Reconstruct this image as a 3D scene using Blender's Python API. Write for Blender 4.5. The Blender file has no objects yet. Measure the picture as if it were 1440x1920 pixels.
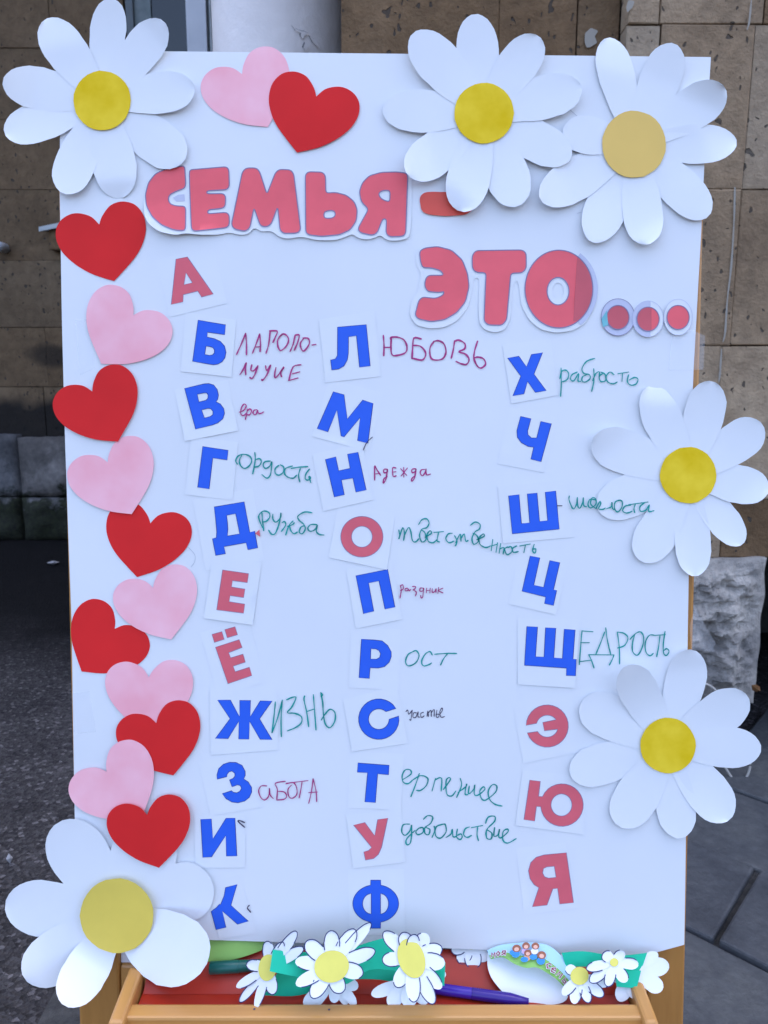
import bpy, math, random
from mathutils import Vector, Matrix
from mathutils.geometry import delaunay_2d_cdt
R = math.radians
S = bpy.context.scene
random.seed(7)

# ------------------------------------------------------------------ camera
FPX, PITCH, CAMZ = 1450.0, R(10.5), 1.16           # focal length in photo pixels (1440 wide)
cam = bpy.data.cameras.new('camera'); camo = bpy.data.objects.new('camera', cam)
S.collection.objects.link(camo); S.camera = camo
cam.sensor_fit = 'HORIZONTAL'; cam.sensor_width = 36.0; cam.lens = 36.0*FPX/1440.0
cam.clip_start = 0.02; cam.clip_end = 500
camo.location = (0, 0, CAMZ); camo.rotation_euler = (math.pi/2 - PITCH, 0, 0)
cam.dof.use_dof = True; cam.dof.focus_distance = 0.72; cam.dof.aperture_fstop = 22.0
S.render.resolution_x, S.render.resolution_y = 768, 1024

# ------------------------------------------------------------------ sky, sun, exposure
SUN_EL, SUN_AZ = R(48), R(20)                       # the sun stands behind the building: open shade in front
w = bpy.data.worlds.new('World'); S.world = w; w.use_nodes = True
nt = w.node_tree; nt.nodes.clear()
sky = nt.nodes.new('ShaderNodeTexSky'); sky.sky_type = 'NISHITA'; sky.sun_disc = False
sky.sun_elevation = SUN_EL; sky.sun_rotation = SUN_AZ; sky.air_density = 0.65; sky.dust_density = 8.0; sky.ozone_density = 1.0
bg = nt.nodes.new('ShaderNodeBackground'); bg.inputs[1].default_value = 0.15
wo = nt.nodes.new('ShaderNodeOutputWorld')
nt.links.new(sky.outputs[0], bg.inputs[0]); nt.links.new(bg.outputs[0], wo.inputs[0])
sun = bpy.data.lights.new('sun', 'SUN'); sun.energy = 2.5; sun.angle = R(0.55); sun.color = (1, 0.95, 0.88)
suno = bpy.data.objects.new('sun', sun); S.collection.objects.link(suno)
sd = Vector((math.sin(SUN_AZ)*math.cos(SUN_EL), math.cos(SUN_AZ)*math.cos(SUN_EL), math.sin(SUN_EL)))
suno.rotation_euler = sd.to_track_quat('Z', 'Y').to_euler(); suno.location = (3, 12, 14)
S.view_settings.view_transform = 'Standard'; S.view_settings.look = 'None'
S.view_settings.gamma = 1.0; S.view_settings.use_curve_mapping = False
S.view_settings.exposure = 2.84

# ------------------------------------------------------------------ helpers
C0 = Vector((0, 0, CAMZ))
FW = Vector((0, math.cos(PITCH), -math.sin(PITCH))); UP = Vector((0, math.sin(PITCH), math.cos(PITCH))); RT = Vector((1, 0, 0))
def ray(px, py): return FW + RT*((px-720)/FPX) + UP*((960-py)/FPX)
def hit(px, py, P, n):
    d = ray(px, py); return C0 + d*((P-C0).dot(n)/d.dot(n))
def onY(px, py, Y): return hit(px, py, Vector((0, Y, 0)), Vector((0, 1, 0)))
def onZ(px, py, Z): return hit(px, py, Vector((0, 0, Z)), Vector((0, 0, 1)))
LEAN = R(7.0)
BP = C0 + FW*0.73                                    # a point of the poster's plane
BN = Vector((0, -math.cos(LEAN), math.sin(LEAN)))    # its normal, towards the viewer
BU = Vector((0, math.sin(LEAN), math.cos(LEAN)))
def wave(px, py):                                    # gentle cockling of the paper, in mm
    v = 0.8*math.sin(px/210+py/520) + 0.65*math.sin(py/260-px/430+1.2)
    if py > 1480: v += 4*max(0, (px-950)/340)**2*((py-1480)/300)**2
    v += .8*max(0, (py-1560)/220)**2 if py > 1560 else 0
    return v
def B(px, py, off=0.0):                              # a point on the poster, off = millimetres in front of it
    return hit(px, py, BP + BN*((off + wave(px, py))*0.001), BN)
def plane_map(px, py, depth, tilt=0.0, yaw=0.0):     # a leaning plane of its own for loose paper
    P = C0 + ray(px, py)*depth
    n = Matrix.Rotation(yaw, 3, 'Z') @ Vector((0, -math.cos(tilt), math.sin(tilt)))
    return lambda x, y, off=0.0: hit(x, y, P, n) + n*(off*0.001)
def floor_map(Z): return lambda x, y, off=0.0: onZ(x, y, Z) + Vector((0, 0, off*0.001))

COL = S.collection
def tag(o, label=None, cat=None, group=None, kind=None):
    for k, v in (('label', label), ('category', cat), ('group', group), ('kind', kind)):
        if v: o[k] = v
    return o
def thing(name, loc, label, cat, group=None):
    o = bpy.data.objects.new(name, None); COL.objects.link(o); o.location = loc; o.empty_display_size = 0.05
    return tag(o, label, cat, group)
def root_of(o):
    while o.parent: o = o.parent
    return o
def mk(name, verts, faces, mat, parent=None, smooth=False, loc=None):
    org = Vector(root_of(parent).location) if parent else Vector(loc if loc is not None else (0, 0, 0))
    me = bpy.data.meshes.new(name)
    me.from_pydata([tuple(Vector(v)-org) for v in verts], [], faces); me.update()
    if smooth: me.polygons.foreach_set('use_smooth', [True]*len(me.polygons))
    if mat: me.materials.append(mat)
    o = bpy.data.objects.new(name, me); COL.objects.link(o)
    if parent: o.parent = parent
    else: o.location = org
    return o
def bevel(o, wd=0.002, seg=2):
    m = o.modifiers.new('bevel', 'BEVEL'); m.width = wd; m.segments = seg; m.limit_method = 'ANGLE'; return o
def inside(x, y, loop):
    c = False; j = len(loop)-1
    for i in range(len(loop)):
        xi, yi = loop[i]; xj, yj = loop[j]
        if (yi > y) != (yj > y) and x < (xj-xi)*(y-yi)/(yj-yi)+xi: c = not c
        j = i
    return c
def chaikin(loop, r):                                # rounds corners with radius about r
    out = []; n = len(loop)
    for i in range(n):
        p = Vector(loop[i]); a = Vector(loop[i-1]); b = Vector(loop[(i+1) % n])
        da, db = (a-p), (b-p); ra = min(r, da.length*0.45); rb = min(r, db.length*0.45)
        pa = p+da.normalized()*ra; pb = p+db.normalized()*rb
        for t in (0, .33, .67, 1): out.append(tuple(pa.lerp(p, t).lerp(p.lerp(pb, t), t)))
    return out
def spline(pts, sub=5, closed=False):
    n = len(pts)
    if n < 3: return list(pts)
    out = []
    rng = n if closed else n-1
    for i in range(rng):
        g = (lambda k: pts[k % n]) if closed else (lambda k: pts[min(max(k, 0), n-1)])
        p0, p1, p2, p3 = [Vector(g(i+k)) for k in (-1, 0, 1, 2)]
        for s in range(sub):
            t = s/sub
            out.append(tuple(0.5*((2*p1)+(p2-p0)*t+(2*p0-5*p1+4*p2-p3)*t*t+(3*p1-p0-3*p2+p3)*t**3)))
    if not closed: out.append(tuple(pts[-1]))
    return out
def sheet(name, loops, fn, mat, parent=None, grid=28, loc=None, smooth=True):
    """a flat cut-out: loops are outlines in photo pixels, fn maps a pixel to space"""
    vs, es = [], []
    for lp in loops:
        b = len(vs); vs += [Vector(p) for p in lp]; es += [(b+i, b+(i+1) % len(lp)) for i in range(len(lp))]
    xs = [v.x for v in vs]; ys = [v.y for v in vs]
    if grid:
        y = min(ys)+grid*.5
        while y < max(ys):
            x = min(xs)+grid*.5
            while x < max(xs):
                if sum(inside(x, y, l) for l in loops) % 2:
                    if min((Vector((x, y))-v).length for v in vs) > grid*.3: vs.append(Vector((x, y)))
                x += grid
            y += grid
    ov, oe, of, *_ = delaunay_2d_cdt(vs, es, [], 0, 1e-4)
    fs = []
    for f in of:
        c = sum((ov[i] for i in f), Vector((0, 0)))/len(f)
        if sum(inside(c.x, c.y, l) for l in loops) % 2: fs.append(tuple(reversed(f)))
    return mk(name, [fn(v.x, v.y) for v in ov], fs, mat, parent, smooth, loc)
def ribbon_geo(lines, width, fn, sub=5, closed=False):
    V, F = [], []
    for ln in lines:
        p = [Vector(q) for q in (spline(ln, sub, closed) if sub else ln)]
        p = [q for i, q in enumerate(p) if i == 0 or (q-p[i-1]).length > 1e-3]
        n = len(p); b = len(V)
        if n < 2: continue
        for i in range(n):
            d = (p[(i+1) % n]-p[i-1]) if closed else (p[min(i+1, n-1)]-p[max(i-1, 0)])
            if d.length < 1e-6: d = Vector((1, 0))
            d.normalize(); q = Vector((-d.y, d.x))*(width/2)
            if not closed:
                if i == 0: p[0] = p[0]-d*width*.3
                if i == n-1: p[-1] = p[-1]+d*width*.3
                wv = 1.0 + 0.2*math.sin(i*.7+n)+.12*math.sin(i*1.9+n*2)
                q = q*wv*(0.7 if i in (0, n-1) else 1)
            V.append(fn(*(p[i]+q))); V.append(fn(*(p[i]-q)))
        m = n if closed else n-1
        for i in range(m):
            a, c = b+2*i, b+2*((i+1) % n)
            F.append((a, a+1, c+1, c))
    return V, F
def ribbon(name, lines, width, fn, mat, parent=None, sub=5, closed=False, loc=None):
    V, F = ribbon_geo(lines, width, fn, sub, closed)
    return mk(name, V, F, mat, parent, False, loc)
def ell(cx, cy, rx, ry, a0=0, a1=360, n=40, rot=0):
    full = abs(a1-a0) >= 360
    k = n if full else n+1
    out = []
    for i in range(k):
        a = R(a0+(a1-a0)*i/n); x, y = rx*math.cos(a), ry*math.sin(a)
        c, s = math.cos(R(rot)), math.sin(R(rot)); out.append((cx+x*c-y*s, cy+x*s+y*c))
    return out
def T(reg, pts):                                     # traced points of an enlarged region -> photo pixels
    ox, oy, k = reg; return [(ox+x*k, oy+y*k) for x, y in pts]
def boxv(x0, x1, y0, y1, z0, z1):
    v = [(x, y, z) for z in (z0, z1) for y in (y0, y1) for x in (x0, x1)]
    f = [(0, 2, 3, 1), (4, 5, 7, 6), (0, 1, 5, 4), (2, 6, 7, 3), (0, 4, 6, 2), (1, 3, 7, 5)]
    return v, f
def box(name, x0, x1, y0, y1, z0, z1, mat, parent=None, bev=0.0, xf=None):
    v, f = boxv(x0, x1, y0, y1, z0, z1)
    if xf: v = [xf(Vector(q)) for q in v]
    o = mk(name, v, f, mat, parent)
    if bev: bevel(o, bev)
    return o
def tube(name, pts, rad, mat, parent=None, seg=10, loc=None, radii=None):
    pts = [Vector(p) for p in pts]; V, F = [], []
    n = len(pts)
    for i, p in enumerate(pts):
        d = (pts[min(i+1, n-1)]-pts[max(i-1, 0)]).normalized()
        a = d.cross(Vector((0, 0, 1)))
        if a.length < 1e-3: a = d.cross(Vector((0, 1, 0)))
        a.normalize(); c = a.cross(d); r = radii[i] if radii else rad
        for k in range(seg):
            t = 2*math.pi*k/seg; V.append(p+(a*math.cos(t)+c*math.sin(t))*r)
    for i in range(n-1):
        for k in range(seg):
            F.append((i*seg+k, i*seg+(k+1) % seg, (i+1)*seg+(k+1) % seg, (i+1)*seg+k))
    F.append(tuple(range(seg))[::-1]); F.append(tuple((n-1)*seg+k for k in range(seg)))
    return mk(name, V, F, mat, parent, True, loc)

# ------------------------------------------------------------------ materials
YB, YA, YL = 2.10, 2.16, 5.30                        # fronts: projecting pier, wall beside it, set-back wall on the left
class NT:
    def __init__(s, name):
        s.m = bpy.data.materials.new(name); s.m.use_nodes = True; s.t = s.m.node_tree
        s.b = s.t.nodes['Principled BSDF']
    def n(s, typ, **kw):
        x = s.t.nodes.new(typ)
        for k, v in kw.items():
            if isinstance(k, str) and hasattr(x, k): setattr(x, k, v)
        return x
    def l(s, a, b): s.t.links.new(a, b)
    def obj(s): return s.n('ShaderNodeTexCoord').outputs['Object']
    def pos(s): return s.n('ShaderNodeNewGeometry').outputs['Position']
    def noise(s, vec, scale, detail=4, rough=.55, out=0):
        x = s.n('ShaderNodeTexNoise'); x.inputs['Scale'].default_value = scale; x.inputs['Detail'].default_value = detail
        x.inputs['Roughness'].default_value = rough; s.l(vec, x.inputs['Vector']); return x.outputs[out]
    def ramp(s, fac, stops):
        x = s.n('ShaderNodeValToRGB'); e = x.color_ramp.elements
        while len(e) < len(stops): e.new(0.5)
        for i, (p, c) in enumerate(stops):
            e[i].position = p; e[i].color = (*c, 1) if len(c) == 3 else c
        s.l(fac, x.inputs[0]); return x.outputs[0]
    def mix(s, fac, a, b, mode='MIX'):
        x = s.n('ShaderNodeMix'); x.data_type = 'RGBA'; x.blend_type = mode
        for v, i in ((fac, 0), (a, 6), (b, 7)):
            if isinstance(v, (int, float)): x.inputs[i].default_value = v
            elif isinstance(v, tuple): x.inputs[i].default_value = (*v, 1)
            else: s.l(v, x.inputs[i])
        return x.outputs[2]
    def math(s, op, a, b=0.0):
        x = s.n('ShaderNodeMath'); x.operation = op
        for v, i in ((a, 0), (b, 1)):
            if isinstance(v, (int, float)): x.inputs[i].default_value = v
            else: s.l(v, x.inputs[i])
        return x.outputs[0]
    def bump(s, h, strength=.3, dist=.01):
        x = s.n('ShaderNodeBump'); x.inputs['Strength'].default_value = strength; x.inputs['Distance'].default_value = dist
        s.l(h, x.inputs['Height']); s.l(x.outputs[0], s.b.inputs['Normal'])
    def color(s, c):
        if isinstance(c, tuple): s.b.inputs['Base Color'].default_value = (*c, 1)
        else: s.l(c, s.b.inputs['Base Color'])
    def set(s, **kw):
        for k, v in kw.items(): s.b.inputs[k.replace('_', ' ')].default_value = v
        return s
def mul(c, k): return tuple(min(1, x*k) for x in c)
def paper(name, c, var=.05, rough=.75, mott=9, bmp=.05, spec=.3, lighter=None):
    m = NT(name); p = m.pos()
    n1 = m.noise(p, mott, 3); a = m.ramp(n1, [(.3, mul(c, 1-var)), (.7, lighter or mul(c, 1+var))]); m.color(a)
    m.bump(m.noise(p, 900, 2), bmp, .0006); m.set(Roughness=rough, Specular_IOR_Level=spec); return m.m
M = {}
WHITE = (.70, .76, .93)
M['poster'] = paper('poster_paper', (.765, .80, .83), .025, .7, 4)
M['petal'] = paper('petal_paper', (.78, .815, .845), .015, .75, 14)
M['card'] = paper('card_paper', (.768, .803, .833), .012, .7, 20)
M['red'] = paper('red_paper', (.72, .021, .022), .07, .7, 12, spec=.22)
M['pink'] = paper('pink_paper', (.995, .44, .50), .05, .68, 22, lighter=(1.0, .56, .62))
M['yellow'] = paper('yellow_paper', (.82, .56, .004), .08, .5, 40, spec=.12, lighter=(.90, .66, .04))
M['ochre'] = paper('ochre_paper', (.80, .54, .14), .03, .6, 20)
M['lemon'] = paper('lemon_paper', (.74, .58, .10), .05, .6, 25)
M['lemon_small'] = paper('pale_lemon_paper', (.74, .68, .14), .05, .6, 40)
M['blue'] = paper('blue_print', (.030, .130, .74), .03, .5, 40, spec=.2)
M['redprint'] = paper('red_print', (.74, .135, .17), .04, .55, 40, spec=.25)
M['titlered'] = paper('title_print', (.86, .13, .155), .05, .5, 30, spec=.3)
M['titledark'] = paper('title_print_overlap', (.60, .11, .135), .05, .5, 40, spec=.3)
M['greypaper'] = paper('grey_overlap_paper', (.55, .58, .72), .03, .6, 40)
M['dashred'] = paper('orange_red_paper', (.74, .10, .07), .08, .5, 30)
M['outline'] = paper('slate_outline', (.24, .22, .36), .05, .6, 40)
M['dkblue'] = paper('dark_blue_edge', (.012, .03, .17), .03, .6, 40)
M['navy'] = paper('navy_ink', (.028, .035, .12), .1, .6, 60)
M['teal'] = paper('teal_ink', (.002, .30, .27), .2, .4, 60)
M['purple'] = paper('purple_ink', (.42, .03, .19), .15, .4, 60)
M['ink'] = paper('dark_ink', (.06, .05, .10), .1, .5, 60)
M['tealpatch'] = paper('teal_patch', (.20, .55, .62), .1, .6, 60)
M['green'] = paper('green_paper', (.008, .50, .30), .05, .55, 30)
M['lime'] = paper('lime_paper', (.28, .52, .13), .05, .55, 30)
M['bandprint'] = None
def wood(name, c1, c2, axis=2, gloss=.35):
    m = NT(name); p = m.pos()
    mp = m.n('ShaderNodeMapping'); sc = [55, 55, 55]; sc[axis] = 2.2; mp.inputs['Scale'].default_value = sc
    m.l(p, mp.inputs['Vector'])
    n1 = m.noise(mp.outputs[0], 1, 5, .6); n2 = m.noise(p, 3, 2)
    a = m.ramp(n1, [(.3, c2), (.62, c1)]); b = m.mix(.35, a, m.ramp(n2, [(.35, mul(c1, .75)), (.65, mul(c1, 1.15))]))
    m.color(b); m.bump(n1, .12, .001); m.set(Roughness=gloss, Coat_Weight=.15, Coat_Roughness=.25); return m.m
M['woodx'] = wood('varnished_pine_rail', (.60, .30, .085), (.42, .19, .045), 0)
M['woodz'] = wood('varnished_pine_post', (.50, .24, .06), (.34, .145, .03), 2)
M['woody'] = wood('varnished_pine_cheek', (.56, .28, .08), (.38, .17, .045), 1)
m = NT('red_tray_lacquer'); p = m.pos(); m.color(m.ramp(m.noise(p, 14, 4), [(.3, (.34, .022, .010)), (.7, (.44, .035, .016))]))
m.set(Roughness=.33, Specular_IOR_Level=.4); m.bump(m.noise(p, 60, 2), .04, .002); M['tray'] = m.m

def stone(name, stops, pit=(.05, .045, .04), scale=1.0, stain=False, moss=False, rough=.9, pits=True):
    m = NT(name); p = m.pos()
    oi = m.n('ShaderNodeObjectInfo')
    off = m.n('ShaderNodeVectorMath'); off.operation = 'ADD'
    sc = m.n('ShaderNodeVectorMath'); sc.operation = 'SCALE'; sc.inputs[3].default_value = 7.0
    comb = m.n('ShaderNodeCombineXYZ'); m.l(oi.outputs['Random'], comb.inputs[0]); m.l(oi.outputs['Random'], comb.inputs[1])
    m.l(comb.outputs[0], sc.inputs[0]); m.l(p, off.inputs[0]); m.l(sc.outputs[0], off.inputs[1]); v = off.outputs[0]
    n1 = m.noise(v, 3.2*scale, 7, .62); n2 = m.noise(v, 26*scale, 5, .6); n3 = m.noise(v, 120*scale, 3, .6)
    base = m.ramp(n1, stops)
    base = m.mix(.45, base, m.ramp(n2, [(.28, (.30, .29, .28)), (.72, (.78, .76, .72))]), 'OVERLAY')
    tint = m.ramp(oi.outputs['Random'], [(0, (.86, .83, .80)), (.5, (1, 1, 1)), (1, (.92, .98, 1.06))])
    base = m.mix(1, base, tint, 'MULTIPLY')
    h = m.math('ADD', m.math('MULTIPLY', n2, .8), m.math('MULTIPLY', n3, .35))
    if pits:
        vo = m.n('ShaderNodeTexVoronoi'); vo.inputs['Scale'].default_value = 44*scale; vo.inputs['Randomness'].default_value = 1
        warp = m.n('ShaderNodeVectorMath'); warp.operation = 'ADD'
        ws = m.n('ShaderNodeVectorMath'); ws.operation = 'SCALE'; ws.inputs[3].default_value = .05
        m.l(m.noise(v, 22*scale, 2, .5, 1), ws.inputs[0]); m.l(v, warp.inputs[0]); m.l(ws.outputs[0], warp.inputs[1])
        st = m.n('ShaderNodeMapping'); st.inputs['Scale'].default_value = (1.25, 1.25, .8); m.l(warp.outputs[0], st.inputs['Vector'])
        m.l(st.outputs[0], vo.inputs['Vector'])
        sep = m.n('ShaderNodeSeparateColor'); m.l(vo.outputs['Color'], sep.inputs[0])
        thr = m.math('MULTIPLY', m.math('POWER', sep.outputs[0], 2.0), .34)
        d = m.math('SUBTRACT', thr, vo.outputs['Distance'])
        mk_ = m.ramp(d, [(.0, (0, 0, 0)), (.055, (1, 1, 1))])
        base = m.mix(m.math('MULTIPLY', mk_, .82), base, pit)
        h = m.math('SUBTRACT', h, m.math('MULTIPLY', mk_, 1.6))
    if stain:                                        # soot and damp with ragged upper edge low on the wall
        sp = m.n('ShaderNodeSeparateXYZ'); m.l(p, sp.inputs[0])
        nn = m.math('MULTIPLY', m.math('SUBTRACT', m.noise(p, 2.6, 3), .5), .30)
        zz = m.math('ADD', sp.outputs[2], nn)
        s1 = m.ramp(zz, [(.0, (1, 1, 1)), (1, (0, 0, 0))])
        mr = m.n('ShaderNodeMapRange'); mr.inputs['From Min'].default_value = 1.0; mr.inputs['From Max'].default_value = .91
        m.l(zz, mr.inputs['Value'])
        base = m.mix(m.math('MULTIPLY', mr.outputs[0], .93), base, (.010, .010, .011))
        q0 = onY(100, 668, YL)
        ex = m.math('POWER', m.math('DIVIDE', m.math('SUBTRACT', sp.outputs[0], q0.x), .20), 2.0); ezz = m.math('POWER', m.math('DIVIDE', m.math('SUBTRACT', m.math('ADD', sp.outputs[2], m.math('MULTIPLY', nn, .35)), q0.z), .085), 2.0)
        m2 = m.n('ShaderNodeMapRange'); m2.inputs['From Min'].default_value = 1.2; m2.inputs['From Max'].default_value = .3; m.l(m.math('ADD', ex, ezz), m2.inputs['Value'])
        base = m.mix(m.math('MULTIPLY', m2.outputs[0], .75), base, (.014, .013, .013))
    if moss:                                         # dark moss and algae with a ragged edge at the foot
        sp = m.n('ShaderNodeSeparateXYZ'); m.l(p, sp.inputs[0])
        zz = m.math('ADD', sp.outputs[2], m.math('MULTIPLY', m.math('SUBTRACT', m.noise(p, 7.0, 5, .65), .5), .75))
        mr = m.n('ShaderNodeMapRange'); mr.inputs['From Min'].default_value = .36; mr.inputs['From Max'].default_value = .27; m.l(zz, mr.inputs['Value'])
        base = m.mix(m.math('MULTIPLY', mr.outputs[0], .95), base, m.ramp(n2, [(.3, (.008, .009, .006)), (.7, (.022, .028, .012))]))
    m.color(base); m.bump(h, .75, .012); m.set(Roughness=rough, Specular_IOR_Level=.25); return m.m
M['tuff'] = stone('brown_tuff', [(.25, (.105, .065, .034)), (.5, (.160, .104, .058)), (.78, (.22, .15, .09))])
M['tuffgrey'] = stone('grey_tuff', [(.25, (.20, .145, .095)), (.5, (.30, .225, .15)), (.78, (.40, .315, .22))])
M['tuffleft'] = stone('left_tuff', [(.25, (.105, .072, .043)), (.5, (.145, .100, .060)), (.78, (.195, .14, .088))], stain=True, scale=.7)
M['basalt'] = stone('plinth_basalt', [(.30, (.17, .162, .155)), (.44, (.25, .235, .22)), (.55, (.34, .315, .285)), (.70, (.52, .48, .43))], scale=1.7, pits=False)
M['basaltleft'] = stone('left_plinth_basalt', [(.25, (.05, .048, .05)), (.5, (.11, .105, .105)), (.72, (.24, .23, .23))], scale=1.2, pits=False, moss=True)
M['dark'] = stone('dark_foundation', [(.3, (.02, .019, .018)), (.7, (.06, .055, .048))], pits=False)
m = NT('moss'); p = m.pos(); m.color(m.ramp(m.noise(p, 12, 4), [(.3, (.012, .020, .008)), (.7, (.035, .05, .018))])); m.bump(m.noise(p, 70, 4), 1, .02); m.set(Roughness=1); M['moss'] = m.m
m = NT('mortar'); p = m.pos(); m.color(m.ramp(m.noise(p, 30, 4), [(.3, (.06, .045, .03)), (.7, (.14, .11, .075))])); m.bump(m.noise(p, 60, 4), .8, .01); m.set(Roughness=1); M['mortar'] = m.m
m = NT('whitewash'); p = m.pos(); n1 = m.noise(p, 5, 5, .6); m.color(m.ramp(n1, [(.3, (.74, .71, .70)), (.7, (.82, .79, .78))])); m.bump(m.math('ADD', m.noise(p, 14, 3), m.math('MULTIPLY', m.noise(p, 130, 3), .15)), .25, .02); m.set(Roughness=.55); M['whitewash'] = m.m
m = NT('white_pvc'); p = m.pos(); m.color(m.ramp(m.noise(p, 4, 3), [(.3, (.50, .54, .60)), (.7, (.58, .62, .68))])); m.set(Roughness=.4); M['pvc'] = m.m
m = NT('grey_seal'); m.color((.10, .125, .14)); m.set(Roughness=.6); M['seal'] = m.m
m = NT('window_glass'); m.color((.012, .018, .022)); m.set(Roughness=.06, Specular_IOR_Level=.5); M['glass'] = m.m
m = NT('curtain_cloth'); p = m.pos(); m.color(m.ramp(m.noise(p, 20, 3), [(.3, (.13, .17, .18)), (.7, (.18, .22, .23))])); m.set(Roughness=.8); M['curtain'] = m.m
m = NT('zinc'); p = m.pos(); m.color(m.ramp(m.noise(p, 14, 3), [(.3, (.34, .38, .40)), (.7, (.45, .49, .51))])); m.set(Roughness=.5, Metallic=.2); M['zinc'] = m.m
m = NT('asphalt'); p = m.pos()
a = m.ramp(m.noise(p, 3.0, 5, .6), [(.3, (.036, .034, .037)), (.7, (.075, .071, .074))])
vo = m.n('ShaderNodeTexVoronoi'); vo.inputs['Scale'].default_value = 105; m.l(p, vo.inputs['Vector'])
sp = m.n('ShaderNodeSeparateColor'); m.l(vo.outputs['Color'], sp.inputs[0])
gr = m.ramp(sp.outputs[0], [(.0, (.45, .45, .45)), (.6, (.95, .95, .95)), (.90, (1.2, 1.2, 1.2)), (.97, (2.4, 2.4, 2.4))])
a = m.mix(1, a, gr, 'MULTIPLY'); a = m.mix(.5, a, m.ramp(m.noise(p, 240, 3), [(.3, (.2, .2, .2)), (.7, (.8, .8, .8))]), 'OVERLAY')
# asphalt turns near-black towards the wall foot, with an uneven edge
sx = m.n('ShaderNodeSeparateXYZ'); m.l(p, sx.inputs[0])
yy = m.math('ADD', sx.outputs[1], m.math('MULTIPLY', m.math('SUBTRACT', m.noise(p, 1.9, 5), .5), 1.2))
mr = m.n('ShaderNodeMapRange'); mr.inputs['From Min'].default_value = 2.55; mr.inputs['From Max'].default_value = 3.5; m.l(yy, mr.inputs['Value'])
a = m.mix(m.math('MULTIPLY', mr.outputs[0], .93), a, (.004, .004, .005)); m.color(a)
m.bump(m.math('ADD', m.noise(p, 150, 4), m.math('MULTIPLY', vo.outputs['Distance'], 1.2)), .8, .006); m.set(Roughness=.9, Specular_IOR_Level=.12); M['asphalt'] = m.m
m = NT('paving_stone'); p = m.pos(); oi = m.n('ShaderNodeObjectInfo')
a = m.ramp(m.noise(p, 6, 6, .65), [(.3, (.044, .048, .056)), (.5, (.070, .075, .084)), (.75, (.105, .108, .110))])
a = m.mix(.5, a, m.ramp(m.noise(p, 42, 5, .65), [(.3, (.25, .25, .27)), (.7, (.72, .72, .7))]), 'OVERLAY')
a = m.mix(1, a, m.ramp(oi.outputs['Random'], [(0, (.8, .82, .88)), (1, (1.15, 1.15, 1.1))]), 'MULTIPLY'); m.color(a)
m.bump(m.math('ADD', m.noise(p, 26, 5), m.math('MULTIPLY', m.noise(p, 190, 3), .3)), .55, .008); m.set(Roughness=.7); M['paving'] = m.m
m = NT('clear_tape'); m.color((.9, .93, .97)); m.set(Roughness=.12, Alpha=.13, Specular_IOR_Level=.8); M['tape'] = m.m
def plastic(name, c, rough=.3):
    m = NT(name); p = m.pos(); m.color(m.ramp(m.noise(p, 40, 2), [(.3, mul(c, .9)), (.7, mul(c, 1.1))])); m.set(Roughness=rough); return m.m
M['pgreen'] = plastic('green_plastic', (.004, .10, .085)); M['ppurple'] = plastic('purple_plastic', (.055, .020, .34), .25)
M['pcap'] = plastic('dark_purple_plastic', (.035, .012, .22), .25)
M['cable'] = plastic('white_cable', (.45, .43, .40), .5); M['leaf'] = plastic('dry_leaf', (.14, .06, .015), .8)
M['litter'] = plastic('pale_litter', (.34, .34, .36), .8)
M['skin'] = paper('print_skin', (.80, .45, .34), .05); M['hair'] = paper('print_hair', (.32, .12, .07), .1)
M['pblue'] = paper('print_blue', (.05, .28, .72), .1); M['maroon'] = paper('print_maroon', (.28, .05, .08), .1)
M['pwhite'] = paper('print_white', (.80, .80, .86), .03); M['plilac'] = paper('print_lilac', (.55, .40, .66), .05); M['porange'] = paper('print_orange', (.72, .36, .20), .05)
M['skyband'] = paper('print_sky', (.42, .68, .86), .06); M['grassband'] = paper('print_grass', (.26, .52, .13), .12, mott=60)

# ------------------------------------------------------------------ the setting: ground and building
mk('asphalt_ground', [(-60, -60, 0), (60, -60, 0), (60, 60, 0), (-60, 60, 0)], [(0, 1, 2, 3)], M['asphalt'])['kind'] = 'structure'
g1, g2 = onZ(1300, 1592, 0), onZ(1418, 1643, 0); g3 = onZ(1340, 1788, 0)
ea = (g2-g1); ea.z = 0; ea.normalize(); eb = (g3-g2); eb.z = 0; lb = eb.length; eb.normalize()
m = NT('joint_dirt'); p = m.pos(); m.color(m.ramp(m.noise(p, 30, 4), [(.3, (.025, .026, .028)), (.7, (.07, .07, .07))])); m.bump(m.noise(p, 90, 4), .8, .008); m.set(Roughness=1); M['joint'] = m.m
pv = box('pavement', -.62, 3.2, -.6, YB+.25, .001, .008, M['joint']); tag(pv, kind='structure')
def slab(a0, a1, b0, b1, j):
    gap = .006; q = []
    for (a, b) in ((a0+gap, b0+gap), (a1-gap, b0+gap), (a1-gap, b1-gap), (a0+gap, b1-gap)):
        q.append(g2 + ea*a + eb*b)
    cx = sum(v.x for v in q)/4; cy = sum(v.y for v in q)/4
    if cx < -.45 or cx > 2.9 or cy > YB+.1 or cy < -.4: return
    zt = [.022+random.uniform(-.006, .007) for _ in q]; zt = [zt[0], zt[1], zt[0]*.5+zt[2]*.5, zt[3]]
    rnd = lambda: random.uniform(-.008, .008)
    q = [Vector((v.x+rnd(), v.y+rnd(), 0)) for v in q]
    V = [(v.x, v.y, .002) for v in q]+[(v.x, v.y, z) for v, z in zip(q, zt)]
    F = [(0, 1, 5, 4), (1, 2, 6, 5), (2, 3, 7, 6), (3, 0, 4, 7), (4, 5, 6, 7)]
    c = sum((Vector(v) for v in V), Vector())/8
    o = mk('paving_slab', V, F, M['paving'], pv); bevel(o, .006, 2)
LB = max(.28, lb); LA = .52
for i in range(-9, 9):
    for j in range(-9, 9):
        o = (.0 if j % 2 == 0 else -.21)
        slab(i*LA+o, (i+1)*LA+o, j*LB, (j+1)*LB, j)

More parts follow.
